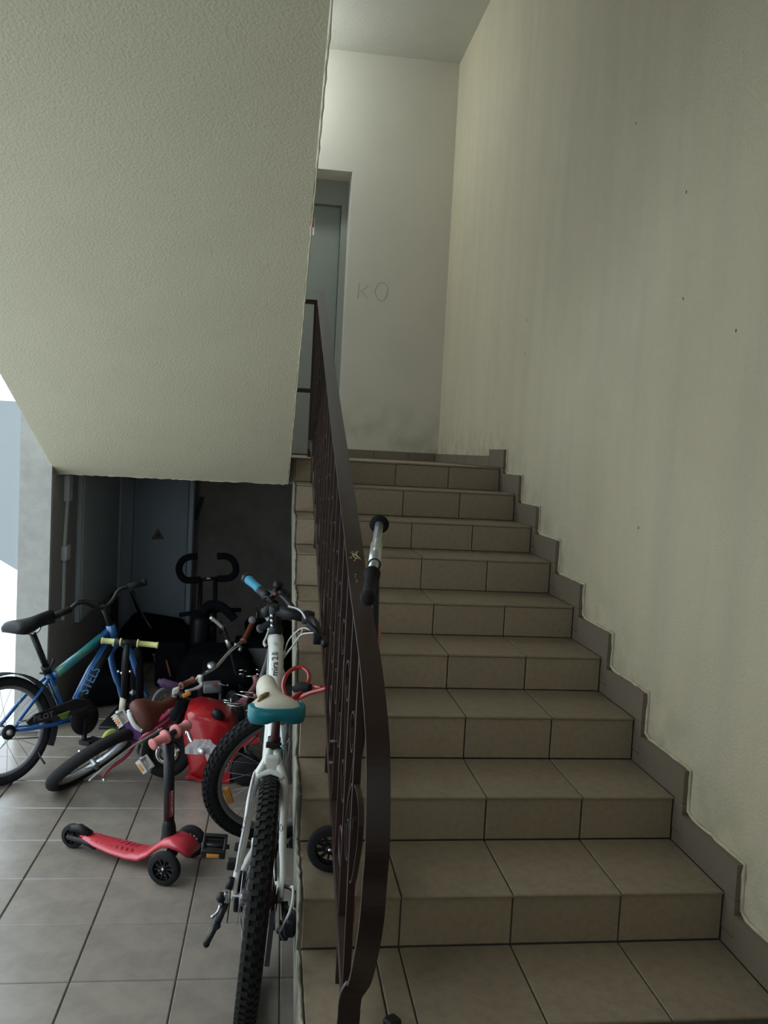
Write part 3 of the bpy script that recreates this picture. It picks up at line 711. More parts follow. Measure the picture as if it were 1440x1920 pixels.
for j in range(4):
    for k in range(K-1): fs.append((j*K+k,j*K+k+1,(j+1)*K+k+1,(j+1)*K+k))
n0=len(vs); vs.append(SR+sf*.10+su*.012); vs.append(SR+sf*.10-su*.02)
for k in range(K-1): fs.append((k+1,k,n0)); fs.append((4*K+k,4*K+k+1,n0+1))
tl.add(vs,fs,True).build('rear_bumper','teal',sd,label='teal rear edge of the saddle')
tp=[SR+sf*(.05+.012*i)+sr*(-.060+.008*i+.004*(i%2))+su*(.030+.0012*i) for i in range(6)]
MB().tube([t for t in tp],[.002,.008,.011,.010,.007,.002],8,upv=su).build('torn_patch','tear',sd,label='torn brown patch in the vinyl')
for s_ in (-1,1): MB().tube([SR+sf*.05+sr*.03*s_-su*.02,SR+sf*.10+sr*.022*s_-su*.04,SR+sf*.17+sr*.022*s_-su*.04,SR+sf*.24+sr*.01*s_-su*.012],.0035,6,smooth_path=3).build('saddle_rail','blackmetal',sd)
MB().obox(SP+V((0,.0,-.005)),sr,sf,su,(.05,.05,.03),.006).build('saddle_clamp','black',wb)
# steering: fork, front wheel and bar turned to the right
th=math.radians(-74); axs=(HT-HB).normalized(); RT=Matrix.Rotation(th,3,axs)
def L2(x,y,z): # straight-ahead coordinates relative to head bottom: x forward, y right, z along the steerer
    f0=(Fv-axs*Fv.dot(axs)).normalized(); r0=f0.cross(axs); return HB+RT@(f0*x+r0*y+axs*z)
fxw=L2(.045,0,-.545); axw=(L2(0,1,0)-L2(0,0,0)).normalized()
RWf=.348
fxw=V((fxw.x-.015,fxw.y,0)); 
# let the wheel stand on the floor
tilt=math.sqrt(max(0,1-axw.z**2)); fxw.z=RWf*tilt+.002
fk=MB()
crown=L2(0,0,-.06); fk.cyl(HB,crown,.022,14)
down=(fxw-L2(.02,0,-.06)).normalized()
for s_ in (-1,1):
    a=crown+axw*.052*s_+down*-.01; m_=a+down*.22; e=fxw+axw*.055*s_
    fk.tube([a,m_],.016,12); fk.tube([m_,e],[.020,.016],12)
    fk.obox(crown+axw*.026*s_,axw,V((0,0,1)),axw.cross(V((0,0,1))),(.066,.045,.05),.012)
fk.build('fork','alu',wb)
wf_=wheel(wb,'front_wheel',fxw,axw,RWf,.030,'greyplastic','rubber',32,64,hub=.02,hubw=.09)
q=P(435,1512,Y=fxw.y-.10); 
u0=(q-fxw); u0=(u0-axw*u0.dot(axw)); rq=min(u0.length,.26); u0=u0.normalized(); t0=axw.cross(u0)
MB().obox(fxw+u0*rq,t0,u0,axw,(.085,.028,.016),.011).build('reflector','amber',wf_,label='amber spoke reflector')
# headset, stem, handlebar
MB().lathe(HT-axs*.006,axs,[(.022,0),(.027,.004),(.027,.022),(.021,.026),(.021,.075),(.024,.078),(.024,.12),(.015,.124)],18).build('headset','black',wb)
sc_=P(578,1158,Y=1.27); st0=HT+axs*.095
MB().tube([st0,st0+(sc_-st0)*.5,sc_],[.024,.020,.022],14).obox(sc_,(sc_-st0),V((0,0,1)),(sc_-st0).cross(V((0,0,1))),(.04,.048,.055),.01).build('stem','black',wb)
for dz in (0,.022,.044):
    bolt(wb,HT+axs*(.035+dz)+V((-.012,-.024,0)),(-.3,-1,.1),.006,.012,'chrome','stem_bolt')
G0=P(465,1086,Y=1.62); G1=P(489,1107,Y=1.53); m1=P(528,1118,Y=1.44); m2=P(556,1148,Y=1.34); m3=P(590,1166,Y=1.17); m4=P(601,1192,Y=1.08); m5=P(610,1208,Y=1.00)
bar=spline([G1,m1,m2,sc_,m3,m4,m5],4)
MB().tube(bar,.0125,10).build('handlebar','steel_brown' if 0 else 'blackmetal',wb)
gd=(G0-G1).normalized()
MB().lathe(G1,gd,[(.019,0),(.018,.02),(.0165,.05),(.019,.085),(.020,(G0-G1).length-.012),(.019,(G0-G1).length)],16).build('grip','blue_grip',wb,label='light blue rubber grip')
MB().lathe(G0,gd,[(.021,-.002),(.023,.003),(.023,.018),(.015,.022)],16).build('grip_end','black',wb)
MB().lathe(G1-gd*.065,gd,[(.016,0),(.022,.004),(.022,.03),(.019,.034),(.021,.064),(.019,.066)],16).build('twist_shifter','black',wb)
# brake lever clamp, reach and lever, lamp and bell on the bar
bp=P(517,1120,Y=1.46)
MB().tube([P(503,1128,Y=1.46),P(515,1113,Y=1.47),P(522,1097,Y=1.47)],.013,10).cyl(P(519,1101,Y=1.47),P(524,1092,Y=1.465),.019,14).build('brake_clamp','black',wb)
MB().tube([P(514,1128,Y=1.44),P(507,1143,Y=1.42),P(495,1150,Y=1.40)],[.021,.022,.02],14).build('bar_lamp','black',wb)
MB().lathe(P(529,1118,Y=1.47),V((.5,-.5,.7)),[(.024,0),(.030,.006),(.028,.020),(.018,.030),(.003,.033)],20).build('bell','blackmetal',wb)
MB().tube([P(512,1132,Y=1.42),P(503,1119,Y=1.43),P(495,1122,Y=1.44)],.007,8,smooth_path=3).build('brake_lever','black',wb)
MB().tube([P(519,1112,Y=1.44),P(513,1116,Y=1.44)],.007,8).build('bell_tab','rust_grip',wb)
MB().tube([P(534,1141,Y=1.40),P(535,1150,Y=1.40),P(534,1160,Y=1.40)],.006,8).build('lamp_bracket','chrome',wb)
MB().tube([P(576,1170,Y=1.1),P(592,1182,Y=1.1),P(600,1198,Y=1.05)],.012,8).obox(P(594,1198,Y=1.05),(1,0,0),(0,1,0),(0,0,1),(.03,.04,.035),.006).build('brake_clamp','black',wb)
# cables
def cable(pp,m='cable_white',r=.0028,par=wb): MB().tube([P(x,y,Y=d) for x,y,d in pp],r,6,smooth_path=5).build('cable',m,par)
cable([(533,1225,1.28),(540,1203,1.28),(552,1188,1.25),(566,1178,1.2),(580,1180,1.15),(592,1187,1.1)])
cable([(533,1228,1.26),(545,1215,1.25),(557,1202,1.22),(564,1190,1.2),(568,1178,1.17)])
cable([(531,1235,1.24),(548,1212,1.22),(562,1192,1.19),(578,1187,1.14),(592,1187,1.1)])
cable([(541,1137,1.35),(556,1141,1.3),(566,1148,1.25),(573,1160,1.2)],r=.004)
cable([(509,1190,1.33),(503,1230,1.2),(500,1270,1.1),(494,1300,1.0),(496,1360,.9)],r=.0022)
cable([(484,1441,.74),(477,1450,.70),(470,1480,.67),(462,1530,.64),(450,1590,.6),(442,1635,.57)],'cable_white',.0042)
cable([(508,1408,.76),(536,1395,.78),(543,1385,.8),(540,1420,.78),(534,1438,.76)],'galv',.0016)
# drive side: cassette, derailleur, chain, crank, pedals
cA=L1(0,.05,RW)
cas=MB()
for i,r_ in enumerate((.055,.048,.041,.034)): cas.lathe(L1(0,.036+.007*i,RW),Rv,[(r_-.01,0),(r_,.001),(r_,.003),(r_-.01,.004)],22)
cas.build('cassette','rustbrown',wb)
cg=MB().obox(L1(-.035,.088,RW-.075),V((0,0,1)),Fv,Rv,(.05,.035,.03),.008)
cg.tube([L1(0,.082,RW-.005),L1(-.03,.09,RW-.05),L1(-.02,.075,RW-.09)],.011,8)
cg.build('derailleur','black',wb)
q0=P(512,1710,Y=.47); q1=P(500,1812,Y=.40)
MB().strip([q0,q1],(1,0,0),.014,.045).build('derailleur_cage','blackmetal',wb)
for q_ in (q0+(q1-q0)*.15,q0+(q1-q0)*.85): MB().lathe(q_-Rv*.006,Rv,[(.006,0),(.020,.001),(.020,.010),(.006,.011)],12).build('jockey_wheel','black',wb)
MB().obox(P(544,1735,Y=.47),Rv,Fv,U,(.034,.05,.055),.012).build('derailleur_body','black',wb)
MB().tube([P(534,1662,Y=.56),P(545,1665,Y=.55),P(556,1678,Y=.53),P(554,1700,Y=.5)],.006,8).tube([P(531,1697,Y=.53),P(545,1706,Y=.52),P(552,1712,Y=.5),P(552,1730,Y=.48)],.006,8).build('derailleur_guard','blackmetal',wb)
cable([(545,1664,.53),(549,1664,.5),(549,1685,.48),(542,1712,.46),(530,1736,.46),(524,1746,.46)],'cable_white',.0042)
cable([(524,1750,.46),(530,1762,.46),(532,1776,.45)],'galv',.0014)
MB().tube([L1(.44,.055,.30),L1(.35,.05,.305),L1(.2,.052,.33),L1(.03,.05,RW+.045)],.0045,6).tube([L1(.44,.055,.21),L1(.25,.055,.22),L1(.02,.06,.24)],.0045,6).build('chain','blackmetal',wb)
cw=MB().lathe(BB+Rv*.046,Rv,[(.070,0),(.088,.001),(.088,.004),(.070,.005)],30)
for i in range(5):
    a=2*PI*i/5; d=Fv*math.cos(a)+U*math.sin(a); cw.obox(BB+Rv*.05+d*.045,d,Rv,d.cross(Rv),(.07,.005,.012))
cw.build('chainring','blackmetal',wb)
# cranks: left pedal towards the camera, right pedal beyond
pl=P(402,1586,Y=.93); pr=P(553,1582,Y=.98)
ca_=BB-Rv*.065; pe=pl+Rv*.075
cr=MB().strip([ca_,pe+Rv*.0],(0,0,1),.026,.013).cyl(BB-Rv*.03,ca_,.012,10); cr.build('crank_arm','blackmetal',wb)
cb_=BB+Rv*.065; MB().strip([cb_,V((pr.x-.03,pr.y,pr.z))],(0,0,1),.026,.013).cyl(BB+Rv*.03,cb_,.012,10).build('crank_arm','blackmetal',wb)
def pedal(root,c,ax,fw_,w,l,h,m='black',refl=None,lab=None,spike=0,tip=None):
    c=V(c);a=V(ax).normalized();f=V(fw_);f=(f-a*f.dot(a)).normalized();n=a.cross(f)
    mb=MB().cyl(c-a*w*.55,c+a*w*.62,h*.28,10)
    for s_ in (-1,1):
        mb.obox(c+f*(l/2-.007)*s_,a,f,n,(w,.014,h),.003)
        mb.obox(c+a*(w/2-.005)*s_,a,f,n,(.010,l*.96,h*.85),.003)
        mb.obox(c+f*(l/4)*s_,a,f,n,(w*.9,.006,h*.6),.001)
    if spike:
        for i in range(spike):
            for s_ in (-1,1): mb.obox(c+f*(l/2)*s_+a*(w*(i/(spike-1)-.5)*.9),a,f,n,(.005,.006,h*1.1))
    p=mb.build('pedal',m,root,**({'label':lab} if lab else {}))
    if refl:
        for s_ in (-1,1): MB().obox(c+f*(l/2+.001)*s_,a,f,n,(w*.52,.006,h*.5),.002).build('reflector',refl,p)
    return p
pedal(wb,pl,Rv,V((0,.9,.35)),.082,.085,.030,'black','amber')
pedal(wb,V((pr.x,pr.y,pr.z)),Rv,V((0,.8,-.5)),.04,.07,.026,'black')
# brake side: caliper, disc, quick release and kickstand
MB().lathe(L1(0,-.052,RW),Rv,[(.055,0),(.078,0),(.078,.002),(.055,.002)],30,cap=False).build('brake_disc','alu',wb)
MB().obox(P(447,1652,Y=.60),Rv,Fv,U,(.045,.05,.05),.01).obox(P(448,1690,Y=.56),Rv,Fv,U,(.03,.045,.05),.008).obox(P(436,1620,Y=.6),Rv,Fv,U,(.035,.03,.03),.006).build('brake_caliper','black',wb)
MB().obox(P(424,1690,Y=.53),Rv,Fv,P(424,1660,Y=.53)-P(424,1690,Y=.53),(.012,.02,.055),.003).build('adjuster','alu',wb)
MB().tube([P(428,1668,Y=.55),P(432,1655,Y=.56),P(434,1645,Y=.57)],.011,8).ball(P(415,1683,Y=.53),.016,10,8).build('caliper_arm','black',wb)
MB().tube([P(413,1697,Y=.52),P(408,1710,Y=.51),P(396,1721,Y=.5)],[.005,.004,.005],8,smooth_path=3).build('quick_release','alu',wb)
MB().tube([P(424,1692,Y=.53),P(408,1730,Y=.49)],.010,10).tube([P(408,1730,Y=.49),P(388,1768,Y=.45)],.0085,10).ball(P(406,1735,Y=.49),.013,10,8).build('kickstand','blackmetal',wb)
MB().ball(P(387,1770,Y=.45),.010,8,6).build('kickstand_foot','rubber',wb)
cable([(466,1640,.6),(460,1665,.57),(455,1680,.55),(452,1690,.54)],'galv',.002)
# left-hand brake arm near the seat tube
MB().tube([P(481,1380,Y=.95),P(468,1392,Y=1.0),P(462,1400,Y=1.02)],.004,6).tube([P(462,1400,Y=1.02),P(462,1408,Y=1.02),P(472,1412,Y=1.0)],.008,8).build('brake_arm','black',wb)
# lock cable, looped round the bicycle and through the railing
lk=thing('cable_lock','red vinyl cable lock looped between white bicycle frame and railing','lock',(.5,1.2,.8))
lp_=[(533,1320,1.02),(548,1310,1.02),(566,1296,1.04),(578,1278,1.08),(578,1262,1.1),(566,1252,1.12),(550,1254,1.12),(536,1268,1.1),(531,1286,1.08),(536,1304,1.06),(546,1310,1.05),(560,1309,1.03),(580,1300,1.0),(598,1295,.98),(612,1291,.96)]
MB().tube([P(x,y,Y=d-.05) for x,y,d in lp_],.0075,10,smooth_path=5).build('cable','red_cable',lk)
MB().tube([P(x,y,Y=d) for x,y,d in ((586,1288,.98),(598,1289,.97),(612,1291,.95))],.0075,10).build('cable','red_cable',lk)
MB().tube([P(552,1292,Y=1.02),P(565,1288,Y=1.0),P(582,1290,Y=.98)],[.012,.018,.014],12,smooth_path=3).build('lock_barrel','rubber',lk)

# two small tools of the brake side that show at the lower end of the stay
# ---------------------------------------------------------------- 2 blue bicycle
bb=thing('bicycle','blue youth bicycle with black mudguard and dark green-blue top tube beside the bright pillar','bicycle',(-.7,2.5,0))
hub=P(6,1371,Y=2.30); hub.z=.262
hd=V((.66,.75,0)).normalized(); hn_=V((.75,-.66,.10)).normalized()
wheel(bb,'rear_wheel',hub,hn_,.262,.024,'greyplastic','rubber',20,0,hub=.03,hubw=.09)
Bb=P(150,1345,Y=2.55); SC=P(87,1256,Y=2.50); HTo=P(207,1172,Y=2.78); HBo=P(214,1198,Y=2.79)
f=MB()
f.tube([SC+V((0,0,0)),P(114,1322,Y=2.53),Bb],.016,12).tube([P(100,1268,Y=2.50),P(150,1228,Y=2.64),P(202,1186,Y=2.78)],[.022,.021,.024],14)
f.tube([P(143,1312,Y=2.55),P(170,1258,Y=2.65),P(208,1198,Y=2.79)],[.022,.024,.022],14).tube([HTo,HBo],.026,14)
f.tube([P(92,1272,Y=2.50),P(70,1305,Y=2.42),P(40,1345,Y=2.36),P(24,1370,Y=2.34)+V((.0,-.03,0))],.0095,10,smooth_path=4)
f.tube([P(88,1268,Y=2.52),P(48,1303,Y=2.46),P(2,1358,Y=2.38)],.0095,10,smooth_path=4)
f.tube([P(24,1370,Y=2.33),P(60,1366,Y=2.38),P(105,1358,Y=2.47),P(140,1350,Y=2.54)],.010,10).tube([P(2,1365,Y=2.37),P(60,1362,Y=2.46),P(140,1348,Y=2.57)],.010,10)
ff=f.build('frame','blue',bb)
MB().tube([P(107,1262,Y=2.49),P(150,1228,Y=2.625),P(190,1196,Y=2.74)],[.0235,.0228,.0245],14).build('top_tube_decal','bluegreen',ff,label='blue-green section of the top tube')
MB().tube([P(100,1287,Y=2.515),P(107,1307,Y=2.525)],.0168,12).build('seat_tube_patch','lime',ff)
# black panel of the down tube with pale printed letters
a=P(152,1306,Y=2.545);b=P(204,1209,Y=2.755)
ddn=(b-a).normalized(); cv=(CAMP-(a+b)/2); cv=(cv-ddn*cv.dot(ddn)).normalized(); dy_=cv.cross(ddn)
MB().tube([a+V((.004,0,-.009)),b+V((.006,0,-.009))],.0215,14).build('down_tube_panel','black',ff)
tx=text_mb('PTIDE',a+cv*.0268-dy_*.014+ddn*.005,ddn,dy_,.062,0,0,.004)
text_mb('STELS',a+cv*.0272-dy_*.022+ddn*.01,ddn,dy_,.062,0,0,.012).build('lettering','ink_blue',ff)
# fork seen from the front, handlebar
fk=MB()
for s_,pp in ((-1,[(222,1204),(209,1222),(211,1248),(222,1285),(228,1310)]),(1,[(228,1203),(244,1222),(256,1258),(270,1292),(277,1306)])):
    fk.tube([P(x,y,Y=2.84) for x,y in pp],[.020,.018,.012],10,smooth_path=4)
fk.build('fork','blue',bb)
fwc=P(255,1325,Y=2.98); fwc.z=.265; 
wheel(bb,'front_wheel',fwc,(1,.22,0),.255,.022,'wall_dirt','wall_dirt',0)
MB().tube([HTo,P(199,1150,Y=2.77),P(194,1137,Y=2.74)],[.018,.016,.02],12).build('stem','black',bb)
br=[(98,1159,2.55),(128,1144,2.60),(145,1131,2.63),(160,1131,2.66),(176,1139,2.70),(196,1139,2.74),(210,1127,2.78),(222,1108,2.82),(238,1100,2.84),(272,1093,2.88)]
MB().tube([P(x,y,Y=d) for x,y,d in br],.0115,10,smooth_path=4).build('handlebar','blackmetal',bb)
MB().tube([P(92,1160,Y=2.53),P(132,1142,Y=2.60)],.0175,12).build('grip','rubber',bb)
MB().tube([P(240,1100,Y=2.84),P(268,1093,Y=2.88)],[.0165,.0175],12).cyl(P(266,1093,Y=2.88),P(274,1091,Y=2.89),.020,12).build('grip','rubber',bb)
MB().tube([P(145,1126,Y=2.63),P(160,1125,Y=2.67),P(180,1127,Y=2.7),P(197,1133,Y=2.73)],.003,6,smooth_path=3).build('cable','black',bb)
MB().tube([P(245,1104,Y=2.85),P(258,1130,Y=2.9),P(270,1155,Y=2.95),P(285,1180,Y=2.95)],.004,6,smooth_path=3).build('cable','black',bb)
# seat post and saddle
MB().tube([P(61,1188,Y=2.43),P(88,1255,Y=2.50)],.0165,12).build('seat_post','blackmetal',bb)
MB().cyl(P(84,1249,Y=2.49),P(90,1262,Y=2.51),.022,12).tube([P(90,1258,Y=2.47),P(98,1245,Y=2.47),P(101,1236,Y=2.48)],.006,8).tube([P(75,1262,Y=2.47),P(86,1263,Y=2.46)],.006,8).build('seat_clamp','black',bb)
s2=saddle(bb,P(17,1182,Y=2.27),P(101,1156,Y=2.53),(0,.05,1),.15,.045,.04,'black',drop=.012)[0]
MB().obox(P(66,1172,Y=2.39)+V((0,-.0,.0)),(.7,.7,.1),(0,-1,.2),(0,.2,1),(.022,.004,.012),.002).build('badge','greyplastic',s2)
for pp in ([(24,1176,2.3),(42,1186,2.36),(60,1190,2.42)],[(60,1190,2.42),(72,1184,2.45),(78,1172,2.47)]):
    MB().tube([P(x,y,Y=d) for x,y,d in pp],.0045,8,smooth_path=3).build('saddle_rail','chrome',s2)
# mudguard over the rear wheel
mg=[];u=hn_.orthogonal().normalized();
zz=V((0,0,1)); zz=(zz-hn_*zz.dot(hn_)).normalized(); xx=hd
mgp=[hub+(xx*math.cos(math.radians(a))+zz*math.sin(math.radians(a)))*.277 for a in range(-28,150,8)]
MB().strip(mgp,hn_,.075,.004).build('mudguard','mudguard',bb)
# chain guard, chainring, crank, pedal
MB().prism([P(x,y,Y=d) for x,y,d in ((48,1352,2.30),(62,1340,2.32),(140,1310,2.46),(168,1312,2.52),(170,1322,2.52),(150,1334,2.47),(110,1345,2.39),(52,1360,2.30))],V((.75,-.66,0)).normalized()*.012).build('chain_guard','black',bb)
text_mb('PILOT',P(62,1354,Y=2.295),P(130,1334,Y=2.43)-P(62,1354,Y=2.295),V((-.1,0,1)),.040,.003,0,.004).build('lettering','greyplastic',bb)
MB().prism([P(x,y,Y=d) for x,y,d in ((108,1341,2.37),(130,1332,2.42),(124,1346,2.41),(116,1349,2.39))],V((.75,-.66,0)).normalized()*.006).build('guard_patch','lime',bb)
cr=MB().lathe(Bb+hn_*.035,hn_,[(.02,0),(.085,.001),(.085,.006),(.02,.007)],28); cr.build('chainring','black',bb)
MB().strip([Bb+hn_*.05,P(157,1390,Y=2.50)],hn_,.02,.016).build('crank_arm','black',bb)
pedal(bb,P(170,1390,Y=2.46),hn_,hd,.08,.085,.025,'black')
MB().tube([P(15,1386,Y=2.31),P(72,1383,Y=2.42)],.0035,6).tube([P(35,1354,Y=2.33),P(52,1350,Y=2.37)],.0035,6).build('chain','galv',bb)
MB().lathe(hub+hn_*.04,hn_,[(.01,0),(.036,.002),(.036,.008),(.01,.01)],18).build('freewheel','black',bb)
MB().tube([P(72,1410,Y=2.4),P(77,1422,Y=2.38),P(84,1432,Y=2.36)],.005,6).build('kickstand','blackmetal',bb)
# ---------------------------------------------------------------- 3 child's bicycle, lying over to the right
cb=thing('bicycle','pink child bicycle with brown saddle leaning far over, in front of blue bicycle','bicycle',(-.3,2.3,0))
hc=P(172,1435,Y=2.20); n3=V((.575,-.345,-.742)).normalized(); Rr=.232
hc.z=Rr*math.sqrt(1-n3.z**2)+.004
wheel(cb,'rear_wheel',hc,n3,Rr,.029,'alu','rubber',16,0,hub=.022,hubw=.07)
B3=P(262,1386,Y=2.52)
MB().tube([P(240,1370,Y=2.24),P(205,1381,Y=2.14),P(175,1400,Y=2.08),P(152,1420,Y=2.05)],[.009,.009,.007],8,smooth_path=3).build('seat_stay','pink',cb)
MB().tube([P(254,1385,Y=2.26),P(247,1405,Y=2.2),P(232,1422,Y=2.15),P(210,1438,Y=2.1),P(193,1456,Y=2.06)],[.011,.009,.007],8,smooth_path=3).build('seat_stay','pink',cb)
f=MB()
f.tube([P(255,1380,Y=2.42),P(262,1368,Y=2.45)],.014,10).tube([P(262,1372,Y=2.46),P(300,1352,Y=2.6),P(345,1310,Y=2.78)],.016,10,smooth_path=3).tube([P(262,1386,Y=2.5),P(310,1360,Y=2.64),P(350,1325,Y=2.8)],.015,10)
f.build('frame','pink',cb)
MB().strip([P(302,1367,Y=2.30),P(250,1398,Y=2.19),P(192,1441,Y=2.06),P(168,1462,Y=2.0)],n3,.007,.026).build('chain_guard','white_plastic',cb)
MB().ball(P(298,1369,Y=2.43),.008,8,6).ball(P(252,1396,Y=2.32),.005,6,4).build('guard_bolt','alu',cb)
for p_ in ((152,1414,2.05),(193,1459,2.03)):
    MB().cyl(P(*p_[:2],Y=p_[2]),P(*p_[:2],Y=p_[2])+(n3 if p_[1]>1430 else -n3)*.02,.007,8).build('axle_nut','chrome',cb)
MB().prism([P(x,y,Y=2.20) for x,y in ((234,1358),(248,1362),(262,1370),(266,1380),(258,1388),(246,1384),(238,1378))],V((.0,.03,.0))).build('purple_bracket','purple',cb,label='purple plastic piece under the saddle')
for i,(x,y) in enumerate(((236,1368),(239,1380),(246,1386),(255,1389))): MB().cyl(P(x,y,Y=2.195),P(x-3,y+5,Y=2.18),.005,6,.002).build('tassel','purple',cb)
s3=saddle(cb,P(256,1347,Y=2.22),P(322,1316,Y=2.48),V((.67,-.34,.53)),.175,.055,.045,'brown_vinyl',drop=.012)
MB().tube([P(241,1332,Y=2.19),P(245,1346,Y=2.165),P(254,1362,Y=2.155),P(267,1371,Y=2.16)],[.009,.012,.012,.009],8,smooth_path=4,upv=(.67,-.34,.53)).build('rear_rim','white_plastic',s3[0],label='white plastic rear edge of the saddle')
for x,y in ((242,1334),(266,1369)): MB().ball(P(x,y,Y=2.147),.004,6,5).build('rivet','chrome',s3[0])
MB().tube([P(330,1300,Y=2.66),P(322,1318,Y=2.55),P(318,1330,Y=2.5)],.012,8).obox(P(330,1295,Y=2.62),(1,.3,.3),(0,1,0),(0,0,1),(.04,.03,.035),.008).build('seat_clamp','white_plastic',cb)
MB().tube([P(345,1312,Y=2.66),P(335,1335,Y=2.62),P(325,1350,Y=2.6)],[.030,.036,.030],12,smooth_path=3).build('padded_tube','foam',cb)
H0=P(340,1286,Y=2.42);H1=P(362,1275,Y=2.48)
MB().tube([H0,H1,P(385,1262,Y=2.58),P(405,1250,Y=2.66),P(428,1224,Y=2.74),P(444,1210,Y=2.79),P(460,1196,Y=2.85),P(474,1168,Y=2.93)],.0105,10,smooth_path=4).build('handlebar','chrome',cb)
g=(H1-H0).normalized(); 
MB().lathe(H0-g*.004,g,[(.012,0),(.019,.001),(.020,.006),(.0155,.009),(.015,.08),(.019,.083),(.019,.088)],14).build('grip','brown_grip',cb)
MB().lathe(H0-g*.006,g,[(.009,0),(.009,.002)],10).build('grip_hole','cab_gap',cb)
g2=P(474,1168,Y=2.93)-P(458,1200,Y=2.84)
MB().lathe(P(456,1203,Y=2.83),g2,[(.012,0),(.021,.002),(.021,.008),(.015,.012),(.016,g2.length),(.012,g2.length+.002)],14).build('grip','rust_grip',cb)
MB().tube([P(372,1274,Y=2.5),P(378,1283,Y=2.49),P(370,1290,Y=2.47),P(348,1296,Y=2.42)],[.011,.010,.007],8,smooth_path=3).build('brake_lever','white_plastic',cb)
MB().obox(P(375,1272,Y=2.5),g,(0,0,1),g.cross(V((0,0,1))),(.02,.035,.03),.006).build('lever_clamp','white_plastic',cb)
MB().tube([P(440,1207,Y=2.78),P(452,1213,Y=2.80)],.008,8).tube([P(452,1213,Y=2.8),P(449,1220,Y=2.78)],.01,8).build('bar_clamp','alu',cb)
MB().lathe(P(397,1252,Y=2.62),(0,-.6,.8),[(.004,0),(.018,.006),(.024,.016),(.024,.024),(.004,.026)],16).build('stem_cap','alu',cb)
MB().obox(P(350,1302,Y=2.5),(1,.3,.4),(0,1,0),(-.3,0,1),(.045,.02,.02),.004).build('front_reflector','amber',cb)
pedal(cb,P(228,1347,Y=2.24),V((-.6,.2,.75)),V((.55,.0,-.6)),.07,.075,.028,'white_plastic','amber',spike=6)
MB().strip([P(245,1362,Y=2.34),P(236,1380,Y=2.30)],(0,1,0),.014,.012).build('crank_arm','black',cb)
pedal(cb,P(272,1433,Y=2.12),V((.6,-.2,-.75)),V((.55,.0,-.6)),.07,.075,.028,'white_plastic','amber')
MB().tube([P(262,1398,Y=2.3),P(258,1412,Y=2.22),P(264,1420,Y=2.16)],.008,8,smooth_path=3).build('crank_arm','greyplastic',cb)
# ---------------------------------------------------------------- 4 black wheel with silver centre (small bicycle behind the pink-gripped scooter)
kb=thing('balance_bicycle','small child bicycle with black wheel and silver hub behind pink-gripped scooter','bicycle',(-.1,2.35,0))
kc=P(312,1408,Y=2.30); kc.z=.135+.0
wheel(kb,'front_wheel',P(313,1411,Y=2.36),(.12,-1,.12),.125,.030,'chrome','rubber',0,rimr=.048)
kk=MB()
for i in range(3):
    a=2*PI*i/3+.4; kk.strip([P(318,1412,Y=2.30),P(318,1412,Y=2.30)+V((math.cos(a)*.05,0,math.sin(a)*.05))],(0,1,0),.006,.014)
kk.build('wheel_spider','chrome',kb)
MB().tube([P(303,1402,Y=2.27),P(320,1398,Y=2.27)],.007,8).ball(P(298,1401,Y=2.26),.012,8,6).build('axle_peg','chrome',kb)
MB().tube([P(318,1400,Y=2.4),P(325,1370,Y=2.48),P(345,1330,Y=2.6)],.014,8).build('fork','black',kb)
# ---------------------------------------------------------------- 5 red ride-on car
rc_=thing('ride_on_car','glossy red plastic ride-on toy with round white emblem behind the scooter','toy car',(.1,2.5,0))
Yf=2.36
def RP(x,y,d=Yf): return P(x,y,Y=d)
# rounded hood shell, lofted between a front outline and a deeper one
fo=[(347,1340),(352,1334),(370,1329),(390,1332),(412,1338),(430,1352),(440,1360),(425,1375),(420,1390),(418,1405),(415,1440),(412,1472),(350,1469),(346,1460),(356,1450),(350,1420),(344,1395),(342,1372)]
def loft(name,m,par,sect,n=None,caps=True,**kw):
    mb=MB(); k=len(sect[0]); vs=[p for s_ in sect for p in s_]; fs=[]
    for i in range(len(sect)-1):
        for j in range(k): l=(j+1)%k; fs.append((i*k+j,i*k+l,(i+1)*k+l,(i+1)*k+j))
    if caps: fs+=[tuple(range(k))[::-1],tuple((len(sect)-1)*k+j for j in range(k))]
    mb.add(vs,fs,True); return mb.build(name,m,par,**kw)
fo3=[RP(*p) for p in fo]; cen_=sum(fo3,V())/len(fo3)
def ins(k,dy): return [V((cen_.x+(p.x-cen_.x)*k,p.y+dy,max(.004,cen_.z+(p.z-cen_.z)*k))) for p in fo3]
loft('body','red',rc_,[ins(.80,-.035),ins(.93,-.022),ins(1,.0),ins(1,.22),ins(.9,.26)])
MB().tube([RP(398,1334,2.33),RP(408,1339,2.33),RP(418,1346,2.34)],[.018,.028,.018],12).build('windscreen','black',rc_)
# fender arch and footboard with wheel
fa=[(412,1470),(418,1440),(422,1415),(432,1395),(450,1384),(472,1378),(486,1384),(484,1394),(468,1396),(452,1402),(440,1416),(432,1440),(430,1474)]
fo4=[RP(x,y,2.30) for x,y in fa]
MB().prism([V((p.x,p.y,max(p.z,.004))) for p in fo4],(0,.22,0)).build('fender','red',rc_)
q=RP(421,1434,2.298)
e=MB().lathe(q,(0,-1,0),[(.0,.0),(.036,.0),(.036,.003),(.0,.004)],24).build('emblem_disc','white_plastic',rc_,label='round white and red emblem')
MB().torus(q+V((0,-.004,0)),(0,1,0),.026,.0035,24,6).build('emblem_ring','darkred',e)
MB().torus(q+V((0,-.004,0)),(0,1,0),.011,.006,20,6).build('emblem_ring','darkred',e)
wc=P(462,1440,Y=2.36); 
MB().lathe(V((wc.x,2.26,.075)),(0,1,0),[(.03,0),(.068,.004),(.074,.015),(.074,.07),(.068,.08),(.03,.084)],24).build('wheel','rubber',rc_)
